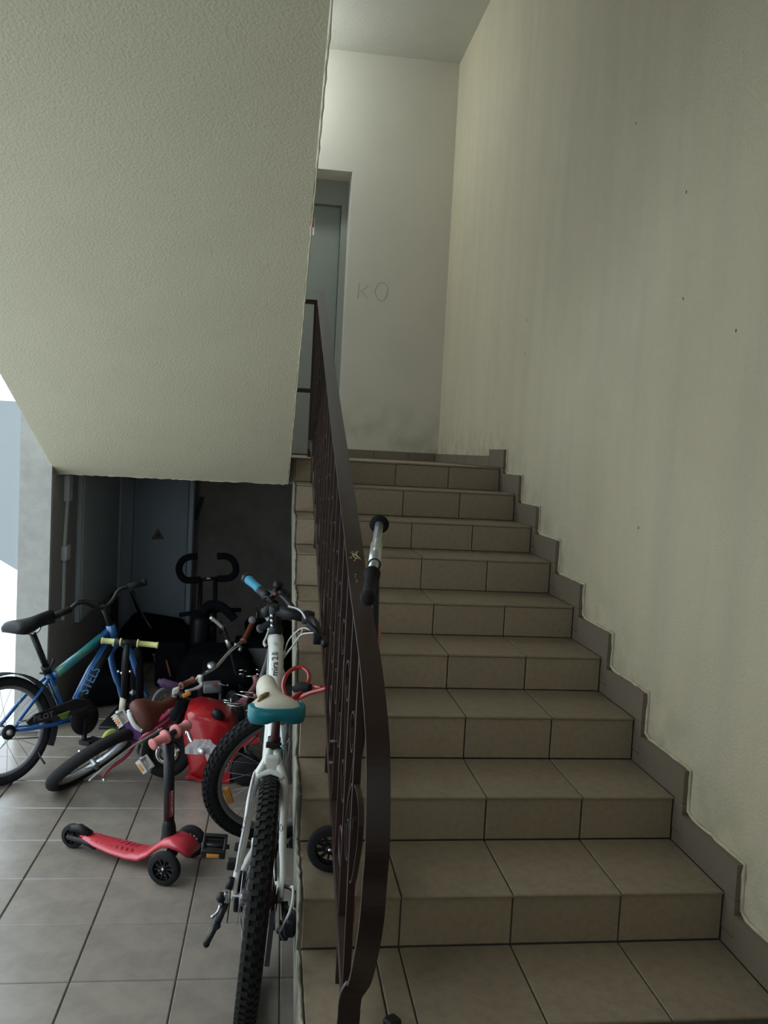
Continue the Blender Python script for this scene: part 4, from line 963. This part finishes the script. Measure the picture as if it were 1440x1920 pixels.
MB().strip([RP(388,1414,2.315),RP(394,1432,2.315)],(0,-1,0),.004,.020).build('stripe','white_plastic',rc_)
MB().strip([RP(352,1452,2.318),RP(372,1462,2.315),RP(400,1466,2.315)],(0,-1,0),.010,.012).build('sill_ridge','red',rc_)
# silver foil-covered pedal on its crank
fp=thing('bicycle_crank','chrome crank with crumpled silver foil pedal in front of red toy','pedal',(.0,2.1,.3))
MB().tube([P(352,1372,Y=2.2),P(356,1385,Y=2.16),P(362,1396,Y=2.12)],.011,10,smooth_path=3).ball(P(351,1374,Y=2.2),.014,8,6).build('crank_arm','chrome',fp)
random.seed(21)
pv=[];fc=[];nx,ny=9,5
c4=[P(347,1402,Y=2.02),P(362,1386,Y=2.16),P(394,1386,Y=2.16),P(408,1402,Y=2.03)]
for lay in (0,1):
    for j in range(ny):
        for i in range(nx):
            s_=i/(nx-1);t_=j/(ny-1); p=(c4[0]*(1-t_)+c4[1]*t_)*(1-s_)+(c4[3]*(1-t_)+c4[2]*t_)*s_
            pv.append(p+V((0,0,-.030*lay))+V((random.uniform(-1,1),random.uniform(-1,1),random.uniform(-1,1)))*.0022)
for lay in (0,1):
    for j in range(ny-1):
        for i in range(nx-1):
            a=lay*nx*ny+j*nx+i; fc.append((a,a+1,a+nx+1,a+nx))
o_=nx*ny
for i in range(nx-1): fc.append((i,i+1,o_+i+1,o_+i)); fc.append(((ny-1)*nx+i,(ny-1)*nx+i+1,o_+(ny-1)*nx+i+1,o_+(ny-1)*nx+i))
for j in range(ny-1): fc.append((j*nx,(j+1)*nx,o_+(j+1)*nx,o_+j*nx)); fc.append((j*nx+nx-1,(j+1)*nx+nx-1,o_+(j+1)*nx+nx-1,o_+j*nx+nx-1))
MB().add(pv,fc).tube([P(374,1407,Y=2.02),P(382,1411,Y=2.0)],.012,10).build('pedal','foil',fp)
# ---------------------------------------------------------------- 6 three-wheeled scooter in front
sc3=thing('kick_scooter','red three-wheeled kick scooter with pink grips standing on the open floor','scooter',(-.1,1.45,0))
def wheel3(root,c,ax,R,w,nm='wheel'):
    c=V(c);ax=V(ax).normalized()
    wo=MB().lathe(c-ax*w/2,ax,[(R*.62,0),(R*.9,.001),(R,w*.25),(R,w*.75),(R*.9,w-.001),(R*.62,w)],28,cap=False).build(nm,'rubber',root)
    h=MB(); u=ax.orthogonal().normalized(); v_=ax.cross(u)
    for i in range(10):
        a=2*PI*i/10; d=u*math.cos(a)+v_*math.sin(a); h.obox(c+d*R*.4,d,ax,d.cross(ax),(R*.52,w*.55,R*.09))
    h.torus(c,ax,R*.63,R*.05,28,6).cyl(c-ax*w*.35,c+ax*w*.35,R*.2,14); h.build('spoked_core','black',wo)
    MB().cyl(c-ax*w*.45,c+ax*w*.45,R*.08,10).build('axle_bolt','chrome',wo)
    return wo
wA=P(308,1621,Y=1.30); wA.z=.0605; wA=V((wA.x,1.30,.066)); wB=V((P(358,1578,Y=1.52).x,1.525,.0605))
axf=(V((.34,-.94,0))).normalized()
wB=P(358,1578,Y=1.53); wB.z=.066; wA.z=.066
axf=(wA-wB); axf.z=0; axf=axf.normalized()
wheel3(sc3,wA,axf,.0655,.032); wheel3(sc3,wB,axf,.0655,.032)
wC=P(137,1573,Y=1.62); wC.z=.045; wheel3(sc3,V((wC.x,wC.y,.0505)),axf,.0500,.030,'wheel')
# deck: from the rear fork to the swan neck
mid=(wA+wB)/2; dfw=V((mid.x-wC.x,mid.y-wC.y,0)); Ld=dfw.length; dfw=dfw.normalized(); dsd=V((-dfw.y,dfw.x,0))
def DP(s,t,z): return V((wC.x,wC.y,0))+dfw*s+dsd*t+V((0,0,z))
sec=[];prof=[(.045,.030,.066,.010),(.07,.036,.066,.014),(.12,.048,.056,.016),(.20,.060,.047,.018),(.27,.064,.042,.020),(.32,.062,.044,.024),(.355,.055,.064,.028),(.385,.050,.094,.030),(.415,.054,.118,.032),(.45,.060,.128,.034),(.49,.060,.120,.034),(.525,.050,.096,.03)]
Ls=Ld/.46
for s_,hw,z,t_ in prof:
    s_*=Ls; row=[]
    for k in range(16):
        a=2*PI*k/16; cx_=math.copysign(abs(math.cos(a))**.45,math.cos(a)); sz=math.copysign(abs(math.sin(a))**.7,math.sin(a))
        row.append(DP(s_,cx_*hw,z+sz*t_*.5-(.004 if abs(cx_)>.8 else 0)))
    sec.append(row)
dk=loft('deck','red_deck',sc3,sec)
gr=MB()
for i in range(9):
    s_=(.10+.022*i)*Ls; z=.045+.0095+max(0,(.19-.10-.022*i))*.10
    gr.obox(DP(s_,.022,z+.0012),dfw*.4+dsd,dfw,V((0,0,1)),(.026,.003,.002)).obox(DP(s_,-.022,z+.0012),dsd-dfw*.4,dfw,V((0,0,1)),(.026,.003,.002))
gr.build('tread_ribs','darkred',dk,kind='stuff')
pk=MB()
for i in range(6): s_=(.12+.018*i)*Ls; pk.obox(DP(s_,.030,.0555+max(0,(.19-.12-.018*i))*.09),dfw*.5+dsd,dfw,V((0,0,1)),(.018,.002,.0015))
pk.build('printed_dashes','salmon',dk)
MB().tube([DP(-.01,.024,.055),DP(.06*Ls,.030,.055),DP(.13*Ls,.044,.042)],[.010,.012,.007],8).tube([DP(-.01,-.024,.055),DP(.06*Ls,-.030,.055),DP(.13*Ls,-.044,.042)],[.010,.012,.007],8).tube([DP(-.0,-.02,.092),DP(.03*Ls,0,.088),DP(.075*Ls,0,.066)],[.012,.02,.022],10).build('rear_fork','black',sc3)
MB().tube([wA,DP(.44*Ls,0,.085),wB],[.012,.026,.012],10).build('front_axle_housing','black',sc3)
s0_=P(317,1566,Y=1.445); s1=P(317,1392,Y=1.43)
MB().lathe(s0_-V((0,0,.02)),s1-s0_,[(.034,0),(.030,.015),(.027,.06),(.021,.085),(.019,.09)],18).build('steering_socket','black',sc3)
pst=MB().tube([s0_+(s1-s0_)*.1,s1],.0215,14).build('steering_column','blackmetal',sc3)
a_=P(323,1533,Y=1.42);b__=P(323,1484,Y=1.42)
qd=(b__-a_).normalized(); cn_=(CAMP-a_); cn_=(cn_-qd*cn_.dot(qd)).normalized(); yd=cn_.cross(qd)
ctr=s0_+(s1-s0_)*.3
def onstem(mb,base,r):
    d=(s1-s0_).normalized()
    for i,v in enumerate(mb.v):
        w=v-base; al=w.dot(qd); hg=w.dot(yd); t_=((base-s0_).dot(d)); c_=s0_+d*(t_+al)
        off=(base-s0_-d*t_).dot(yd); th=(hg+off)/r; mb.v[i]=c_+yd*(math.sin(th)*r)+cn_*(math.cos(th)*r)
    return mb
lb_=MB(); Lq=(b__-a_).length
for i in range(8):
    for j in range(3):
        p0=a_+qd*(Lq*i/8)+yd*(-.012+.008*j); lb_.add([p0,p0+qd*Lq/8,p0+qd*Lq/8+yd*.008,p0+yd*.008],[(0,1,2,3)])
onstem(lb_,a_,.0220).build('column_label','darkred',pst)
onstem(text_mb('LAMBORGHINI',a_+qd*.006-yd*.006,qd,yd,Lq*.145,0,0,.004),a_,.0225).build('lettering','white_plastic',pst)
g0=P(285,1397,Y=1.36); g1=P(315,1378,Y=1.42); g2=P(326,1373,Y=1.45); g3=P(352,1359,Y=1.52)
hb=MB().tube([g1-(g1-g0)*.1,g3],.012,10).tube([P(317,1400,Y=1.43),P(320,1376,Y=1.435)],[.0175,.019],12); hb.build('handlebar','blackmetal',sc3)
for A_,B_ in ((g0,P(312,1380,Y=1.415)),(P(352,1359,Y=1.52),P(328,1372,Y=1.455))):
    gdd=B_-A_; MB().lathe(A_,gdd,[(.012,-.001),(.023,.002),(.023,.009),(.0185,.015),(.0185,gdd.length*.84),(.028,gdd.length*.86),(.028,gdd.length),(.014,gdd.length+.001)],16).build('grip','salmon',sc3)
# ---------------------------------------------------------------- 7 scooter with yellow grips
sy=thing('kick_scooter','dark kick scooter with pale yellow grips in front of the blue bicycle fork','scooter',(-.4,2.7,0))
Yy=2.66
MB().tube([P(205,1203,Y=Yy),P(285,1208,Y=Yy)],.012,10).tube([P(215,1204,Y=Yy),P(255,1206,Y=Yy)],.018,12).build('handlebar','black',sy)
for a_,b_ in (((190,1201),(228,1204)),((297,1210),(257,1206))):
    A_=P(*a_,Y=Yy);B_=P(*b_,Y=Yy);gdd=B_-A_
    MB().lathe(A_,gdd,[(.013,0),(.018,.002),(.018,.007),(.0150,.011),(.0150,gdd.length-.010),(.0215,gdd.length-.007),(.0215,gdd.length),(.012,gdd.length+.001)],16).build('grip','yellow',sy)
MB().tube([P(238,1206,Y=Yy),P(235,1240,Y=Yy-.01),P(232,1310,Y=Yy-.03)],[.017,.019,.016],12).build('steering_column','black',sy)
MB().tube([P(231,1308,Y=Yy-.03),P(228,1338,Y=Yy-.04)],.0165,12).build('column_foot','cream',sy,label='cream lower piece of the steering column')
for x,y in ((222,1259),(228,1262),(244,1259)): MB().ball(P(x,y,Y=Yy-.03),.008,8,6).build('clamp_bolt','chrome',sy)
MB().tube([P(228,1338,Y=2.6),P(224,1365,Y=2.54),P(219,1384,Y=2.5)],.014,10).build('fork','black',sy)
q=P(209,1384,Z=.052)
MB().lathe(V((q.x,q.y,.052)),(.5,-.85,0),[(.02,-.014),(.045,-.013),(.052,-.006),(.052,.006),(.045,.013),(.02,.014)],22).build('wheel','fluo',sy)
MB().obox(V((q.x-.02,q.y+.32,.07)),(.1,1,0),(1,-.1,0),(0,0,1),(.42,.11,.02),.008).build('deck','black',sy)
# ---------------------------------------------------------------- 8 scooter standing on the stairs behind the railing
ss=thing('kick_scooter','scooter with silver T-bar and black grips leaning on the stair railing','scooter',(.6,.5,.45))
n0_=P(690,1122,Y=.10); n1_=P(698,1075,Y=.235); f0=P(702,1058,Y=.28); f1=P(706,1022,Y=.39); f2=P(711,984,Y=.54); f3=P(712,974,Y=.58)
for v_ in (n0_,n1_,f0,f1,f2,f3): v_.x+=.0
gdd=n1_-n0_
MB().lathe(n0_,gdd,[(.0,-.014),(.012,-.012),(.019,-.004),(.0205,.004),(.0185,.012),(.0165,.03),(.0165,gdd.length-.01),(.022,gdd.length-.006),(.022,gdd.length),(.013,gdd.length+.001)],18).build('grip','rubber',ss)
MB().tube([n1_,f2+(f2-f1)*.1],.0125,14).build('crossbar','silver',ss)
MB().tube([f0,f1],.0165,14).build('bar_sleeve','silver',ss); MB().torus(f0,(f1-f0),.0165,.0015,20,6).build('sleeve_ring','black',ss)
gd2=(f3-f2).normalized(); MB().lathe(f2,gd2,[(.012,0),(.029,.001),(.029,.006),(.0175,.010),(.0175,.030),(.012,.034)],18).build('grip','rubber',ss)
fm=(f0+f1)/2
wS=P(621,1553,Y=.50); wS=V((wS.x,.50,.45+.070))
q3=P(640,1500,Y=.48)
MB().tube([fm,V((.648,.42,1.1)),V((.620,.46,.8)),V((.597,.48,.62)),V((wS.x+.005,.50,.58))],.013,12).build('steering_column','blackmetal',ss)
MB().obox(P(706,1190,Y=.55),(1,0,0),(0,1,0),(0,0,1),(.022,.03,.06),.005).build('folding_clamp','salmon',ss,label='pink folding clamp')
wheel3(ss,wS,(.15,1,0),.0690,.030)
MB().obox(V((.594,.30,.585)),(.0,1,.35),(1,0,0),(0,-.35,1),(.34,.012,.10),.004).build('deck','palepink',ss,label='pale pink deck edge')
# dark object cut off by the bottom of the picture
bk=tag(MB().obox(V((.688,.015,.313)),(.8,.5,0),(-.5,.8,0),(0,0,1),(.035,.035,.020),.007).build('black_block','black'),'small dark object on the lowest tread at foot of railing','block')

MB().tube([P(481,1166,Y=2.93),P(483,1150,Y=2.96),P(480,1140,Y=2.98)],[.008,.012,.004],8).build('brake_lever','black',cb)
MB().lathe(P(473,1163,Y=2.92),(0,-1,.3),[(.004,0),(.022,.003),(.022,.008),(.004,.01)],14).build('bell','greyplastic',cb)
# ---------------------------------------------------------------- exercise machine with foam handles
em=thing('exercise_machine','black exercise machine with curved foam handlebar at the back of the recess','exercise machine',(-.1,4.3,0))
Ye=4.30
def EP(x,y,d=Ye): return P(x,y,Y=d)
lh=[(370,1044),(356,1044),(343,1050),(336,1062),(337,1075),(345,1086),(358,1088),(376,1087)]
rh=[(407,1043),(424,1043),(436,1050),(442,1062),(441,1075),(432,1083),(420,1085),(408,1085)]
MB().tube([EP(*p) for p in lh],.0245,12,smooth_path=4).build('foam_grip','foam',em)
MB().tube([EP(*p) for p in rh],.0245,12,smooth_path=4).build('foam_grip','foam',em)
MB().tube([EP(374,1087),EP(410,1084)],.013,10).build('crossbar','blackmetal',em)
q=EP(391,1084); MB().obox(q+V((0,-.013,0)),(1,0,.04),(0,0,1),(0,-1,0),(.026,.010,.003)).build('sticker','white_plastic',em)
MB().tube([EP(376,1089),EP(372,1260),EP(370,1290)],.0165,12).build('upright','blackmetal',em)
MB().tube([EP(404,1087),EP(400,1260),EP(399,1290)],.0165,12).build('upright','blackmetal',em)
MB().tube([EP(336,1153,4.2),EP(372,1148,4.2),EP(415,1144,4.2),EP(452,1144,4.2)],.016,12).build('side_handle','foam',em)
MB().tube([EP(382,1152,4.1),EP(385,1139,4.1),EP(398,1134,4.1),(EP(415,1138,4.1)),EP(428,1148,4.1),EP(440,1161,4.1)],[.022,.03,.034,.034,.032,.030],14,smooth_path=4).build('foam_arc','foam',em)
MB().obox(EP(396,1185,4.2),(1,0,0),(0,1,0),(0,0,1),(.065,.08,.12),.02).build('console_box','black',em)
MB().tube([EP(412,1165,4.2),EP(416,1180,4.2),EP(412,1188,4.2)],[.012,.02,.01],8).build('side_pad','rustbrown',em)
MB().obox(V((-.12,4.25,.30)),(1,0,0),(0,1,0),(0,0,1),(.12,.4,.4),.05).build('flywheel_housing','black',em)
MB().tube([V((-.36,4.05,.03)),V((.12,4.05,.03))],.03,12).build('floor_bar','blackmetal',em)
MB().tube([V((-.36,4.6,.03)),V((.12,4.6,.03))],.03,12).build('floor_bar','blackmetal',em)
MB().tube([V((-.12,4.05,.03)),V((-.12,4.6,.03))],.03,10).build('base_rail','blackmetal',em)
# ---------------------------------------------------------------- silver-topped push handle of a tricycle, tricycle body in the shade
tr=thing('tricycle','dark tricycle with silver-topped bent push handle behind the red toy','tricycle',(.1,3.2,0))
Yt=3.15
hp_=[P(x,y,Y=Yt) for x,y in ((394,1157),(408,1168),(418,1177),(424,1190),(428,1206))]
MB().tube(hp_[:3],.0115,10,smooth_path=3).build('handle_top','silver',tr)
MB().tube([hp_[2],hp_[3],hp_[4]],.0115,10,smooth_path=3).build('handle_bend','blackmetal',tr)
MB().tube([P(425,1199,Y=Yt),P(430,1213,Y=Yt)],.0135,10).build('handle_sleeve','silver',tr)
MB().tube([P(430,1213,Y=Yt),P(436,1236,Y=Yt),P(447,1280,Y=Yt),P(453,1291,Y=Yt),P(466,1289,Y=Yt+.05),P(480,1278,Y=Yt+.1)],.0095,10,smooth_path=3).build('handle_pole','blackmetal',tr)
MB().obox(V((.12,3.3,.30)),(1,.1,0),(-.1,1,0),(0,0,1),(.30,.34,.12),.05).build('seat','wall_dirt',tr)
for a_,b_ in (((.1,3.05,.27),(.1,3.0,.12)),((.02,3.4,.26),(-.02,3.5,.10)),((.2,3.4,.26),(.24,3.5,.10))): MB().tube([V(a_),V(b_)],.015,8).build('frame_tube','blackmetal',tr)
for c_ in ((.1,3.0,.10),(-.05,3.5,.085),(.27,3.5,.085)):
    MB().lathe(c_,(1,.1,0),[(.03,-.02),(c_[2]-.008,-.018),(c_[2],-.008),(c_[2],.008),(c_[2]-.008,.018),(.03,.02)],22).build('wheel','rubber',tr)
# ---------------------------------------------------------------- stroller with grey-rimmed wheel and purple plastic piece
sr_=thing('child_trike','child trike with grey-rimmed spoked wheel and dull purple seat','tricycle',(-.35,3.2,0))
wq=P(317,1318,Y=3.05)
wheel(sr_,'front_wheel',wq,(.1,-1,.1),.100,.012,'greyplastic','greyplastic',10,0,hub=.012,hubw=.04)
MB().tube([P(296,1276,Y=3.0),P(308,1281,Y=3.0),P(322,1285,Y=3.0),P(338,1290,Y=3.02)],[.014,.026,.026,.024],12,smooth_path=3,upv=(0,0,1)).build('seat','dullpurple',sr_)
MB().tube([wq,P(325,1300,Y=3.05),P(335,1292,Y=3.05)],.008,8).build('fork','greyplastic',sr_)
MB().tube([P(335,1292,Y=3.05),P(330,1330,Y=3.2),V((-.2,3.35,.06))],.010,8).build('frame','blackmetal',sr_)
for c_ in ((-.28,3.4,.05),(-.10,3.4,.05)): MB().lathe(c_,(1,0,0),[(.01,-.01),(.045,-.01),(.05,0),(.045,.01),(.01,.01)],18).build('wheel','rubber',sr_)
# ---------------------------------------------------------------- pink bicycle with chrome carrier
pb=thing('bicycle','pale pink child bicycle with chrome luggage carrier behind the red toy','bicycle',(.25,2.9,0))
def Q(x,y,d=2.75): return P(x,y,Y=d)
MB().prism([Q(x,y,2.68) for x,y in ((428,1332),(440,1318),(452,1312),(466,1308),(458,1322),(452,1336),(448,1356),(438,1362))],(0,.04,0)).build('rear_mudguard','palepink',pb)
MB().tube([Q(452,1318,2.72),Q(466,1303,2.8),Q(480,1283,2.95),Q(478,1268,3.0)],.017,10,smooth_path=3).tube([Q(478,1300,2.8),Q(484,1320,2.8),Q(480,1330,2.8)],.014,8).build('frame','palepink',pb)
for pp in ([(410,1320),(430,1322),(447,1325),(463,1318)],[(414,1316),(440,1320),(456,1319)],[(418,1312),(432,1315)],[(433,1316),(436,1302),(450,1303),(466,1306)],[(450,1297),(464,1298),(480,1300)],[(450,1304),(474,1308),(484,1307)],[(410,1320),(416,1314),(420,1311)],[(463,1321),(465,1330),(462,1333)]):
    MB().tube([Q(x,y,2.62+.12*(1325-y)/25) for x,y in pp],.0045,6,smooth_path=2).build('carrier_rod','chrome',pb)
MB().obox(Q(425,1327,2.62),(1,0,-.05),(0,1,0),(0,0,1),(.055,.03,.018),.004).build('rear_plate','white_plastic',pb)
MB().lathe(Q(436,1342,2.64),(0,-1,.2),[(.004,0),(.010,.004),(.010,.014),(.004,.016)],12).build('bolt_cap','alu',pb)
pw=Q(440,1385,2.78); wheel(pb,'rear_wheel',V((pw.x,2.78,.17)),(.95,.3,.1),.17,.02,'greyplastic','rubber',12,0)
wheel(pb,'front_wheel',V((.40,3.42,.17)),(.95,.3,.1),.17,.02,'greyplastic','rubber',12,0)
for pp in ([(448,1257),(455,1256),(462,1259)],[(448,1264),(456,1263),(454,1270)],[(462,1268),(472,1268),(484,1269)],[(480,1255),(487,1257)],[(481,1263),(487,1266),(484,1271)]):
    MB().tube([Q(x,y,3.0) for x,y in pp],.004,6).build('chrome_fitting','chrome',pb)
MB().tube([Q(492,1177,2.6),Q(510,1167,2.55)],.020,12).build('grip','rubber',pb)
MB().lathe(Q(486,1180,2.62),Q(510,1167,2.55)-Q(486,1180,2.62),[(.004,0),(.022,.003),(.024,.01),(.018,.014)],14).build('grip_end','greyplastic',pb)
MB().tube([Q(505,1180,2.5),Q(499,1196,2.45),Q(495,1205,2.43),Q(499,1212,2.42)],[.007,.007,.009],8,smooth_path=3).tube([Q(516,1195,2.5),Q(508,1186,2.5),Q(503,1178,2.5)],.008,8).build('brake_lever','white_plastic',pb)
MB().tube([Q(497,1150,2.7),Q(505,1166,2.65),Q(514,1180,2.6)],.013,10).tube([Q(514,1180,2.6),Q(500,1240,2.8),Q(482,1290,2.9)],.013,8,smooth_path=2).build('handlebar','silver',pb)
# dark toy cart with a grey bracket and orange reflector
kt=thing('toy_cart','grey plastic toy cart with orange reflector in the dark middle of the heap','toy',(-.05,3.0,0))
MB().obox(P(398,1288,Y=2.85),(1,.1,.05),(-.1,1,0),(0,0,1),(.10,.10,.05),.012).build('bracket','greyplastic',kt)
MB().obox(P(402,1283,Y=2.78),(1,0,.1),(0,1,0),(0,0,1),(.03,.02,.015),.004).build('reflector','rust_grip',kt)
MB().tube([P(410,1281,Y=2.8),P(420,1285,Y=2.8),P(426,1285,Y=2.8)],.003,6).ball(P(427,1285,Y=2.8),.006,8,6).build('lever','galv',kt)
MB().obox(V((-.03,2.98,.16)),(1,.1,0),(-.1,1,0),(0,0,1),(.24,.20,.10),.03).build('tray','black',kt)
for dx in (-.1,.1):
    for dy in (-.07,.07): MB().lathe((-.03+dx,2.98+dy,.055),(1,.1,0),[(.01,-.012),(.05,-.012),(.055,0),(.05,.012),(.01,.012)],18).build('wheel','rubber',kt)
# ---------------------------------------------------------------- things lying in the shade at the back
def heap(name,label,cat,c,sz,seed,m,rot=0):
    random.seed(seed); bm=bmesh.new(); bmesh.ops.create_icosphere(bm,subdivisions=3,radius=1)
    ph=[random.uniform(0,6) for _ in range(6)]
    for v in bm.verts:
        d=v.co.copy(); k=1+.10*math.sin(4*d.x+ph[0])+.08*math.sin(5*d.y+ph[1]+3*d.z)+.06*math.sin(9*d.x+7*d.y+ph[2])
        p=[math.copysign(abs(q)**.55,q) for q in d]
        v.co=V((p[0]*sz[0]*k,p[1]*sz[1]*k,p[2]*sz[2]*k))
    mnz=min(v.co.z for v in bm.verts)
    bm.verts.index_update(); vs=[]
    for v in bm.verts:
        p=Matrix.Rotation(rot,3,'Z')@v.co; vs.append(V(c)+V((p.x,p.y,max(0.003,p.z-mnz*0+sz[2]*.9))))
    fs=[[v.index for v in f.verts] for f in bm.faces]; bm.free()
    return tag(MB().add(vs,fs,True).build(name,m),label,cat)
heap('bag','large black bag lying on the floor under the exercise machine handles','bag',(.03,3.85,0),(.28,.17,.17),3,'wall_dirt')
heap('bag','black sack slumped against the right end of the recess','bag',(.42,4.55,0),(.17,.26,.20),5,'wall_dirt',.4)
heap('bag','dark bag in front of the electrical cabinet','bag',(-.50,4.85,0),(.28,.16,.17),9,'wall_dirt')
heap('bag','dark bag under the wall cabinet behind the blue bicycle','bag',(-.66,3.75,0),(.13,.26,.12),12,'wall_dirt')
bx=thing('storage_box','dark grey plastic box lying behind the white bicycle bars','box',(.30,3.75,0))
MB().box((.14,4.0,.003),(.43,4.26,.30),.015).build('box_body','greyplastic',bx); MB().box((.13,3.99,.301),(.44,4.27,.325),.008).build('lid','wall_dirt',bx)
rk=thing('folded_cart','folded dark cart with thin grey rail in front of electrical cabinet','cart',(-.4,4.0,0))
MB().tube([P(286,1228,Y=4.0),P(330,1229,Y=4.0)],.008,8).build('rail','galv',rk)
MB().tube([P(289,1228,Y=4.0),V((-.37,4.0,.03))],.010,8).tube([P(326,1229,Y=4.0),V((-.22,4.0,.03))],.010,8).build('leg','blackmetal',rk)
MB().box((-.40,3.96,.02),(-.19,4.04,.33),.02).build('panel','wall_dirt',rk)
MB().tube([P(312,1238,Y=3.94),P(320,1268,Y=3.9)],.008,8).build('orange_rod','rust_grip',rk,label='dull orange rod')
MB().obox(P(334,1222,Y=4.02),(1,0,0),(0,1,0),(0,0,1),(.035,.04,.05),.008).build('knob','black',rk)
sk2=tag(MB().tube([P(247,1108,Y=4.6),P(262,1150,Y=4.6),P(282,1190,Y=4.55),P(290,1225,Y=4.5),P(300,1262,Y=4.4)],.014,8,smooth_path=3).build('hockey_stick','wall_dirt'),'dark slanting stick leaning in front of the electrical cabinet','stick')
# teal frame bag or bottle on the white bicycle
MB().obox(P(524,1422,Y=.86),(1,0,0),(0,1,-.2),(0,.2,1),(.022,.05,.075),.006).build('teal_decal_tube','teal',wb)

GROUPS={'bicycle':'bicycles parked under and beside the stairs','scooter':'kick scooters around the stairs','bag':'dark bags lying at the back of the recess','tricycle':'tricycles in the heap'}
for o in col.objects:
    if o.parent is None and o.get('category') in GROUPS: o['group']=GROUPS[o['category']]
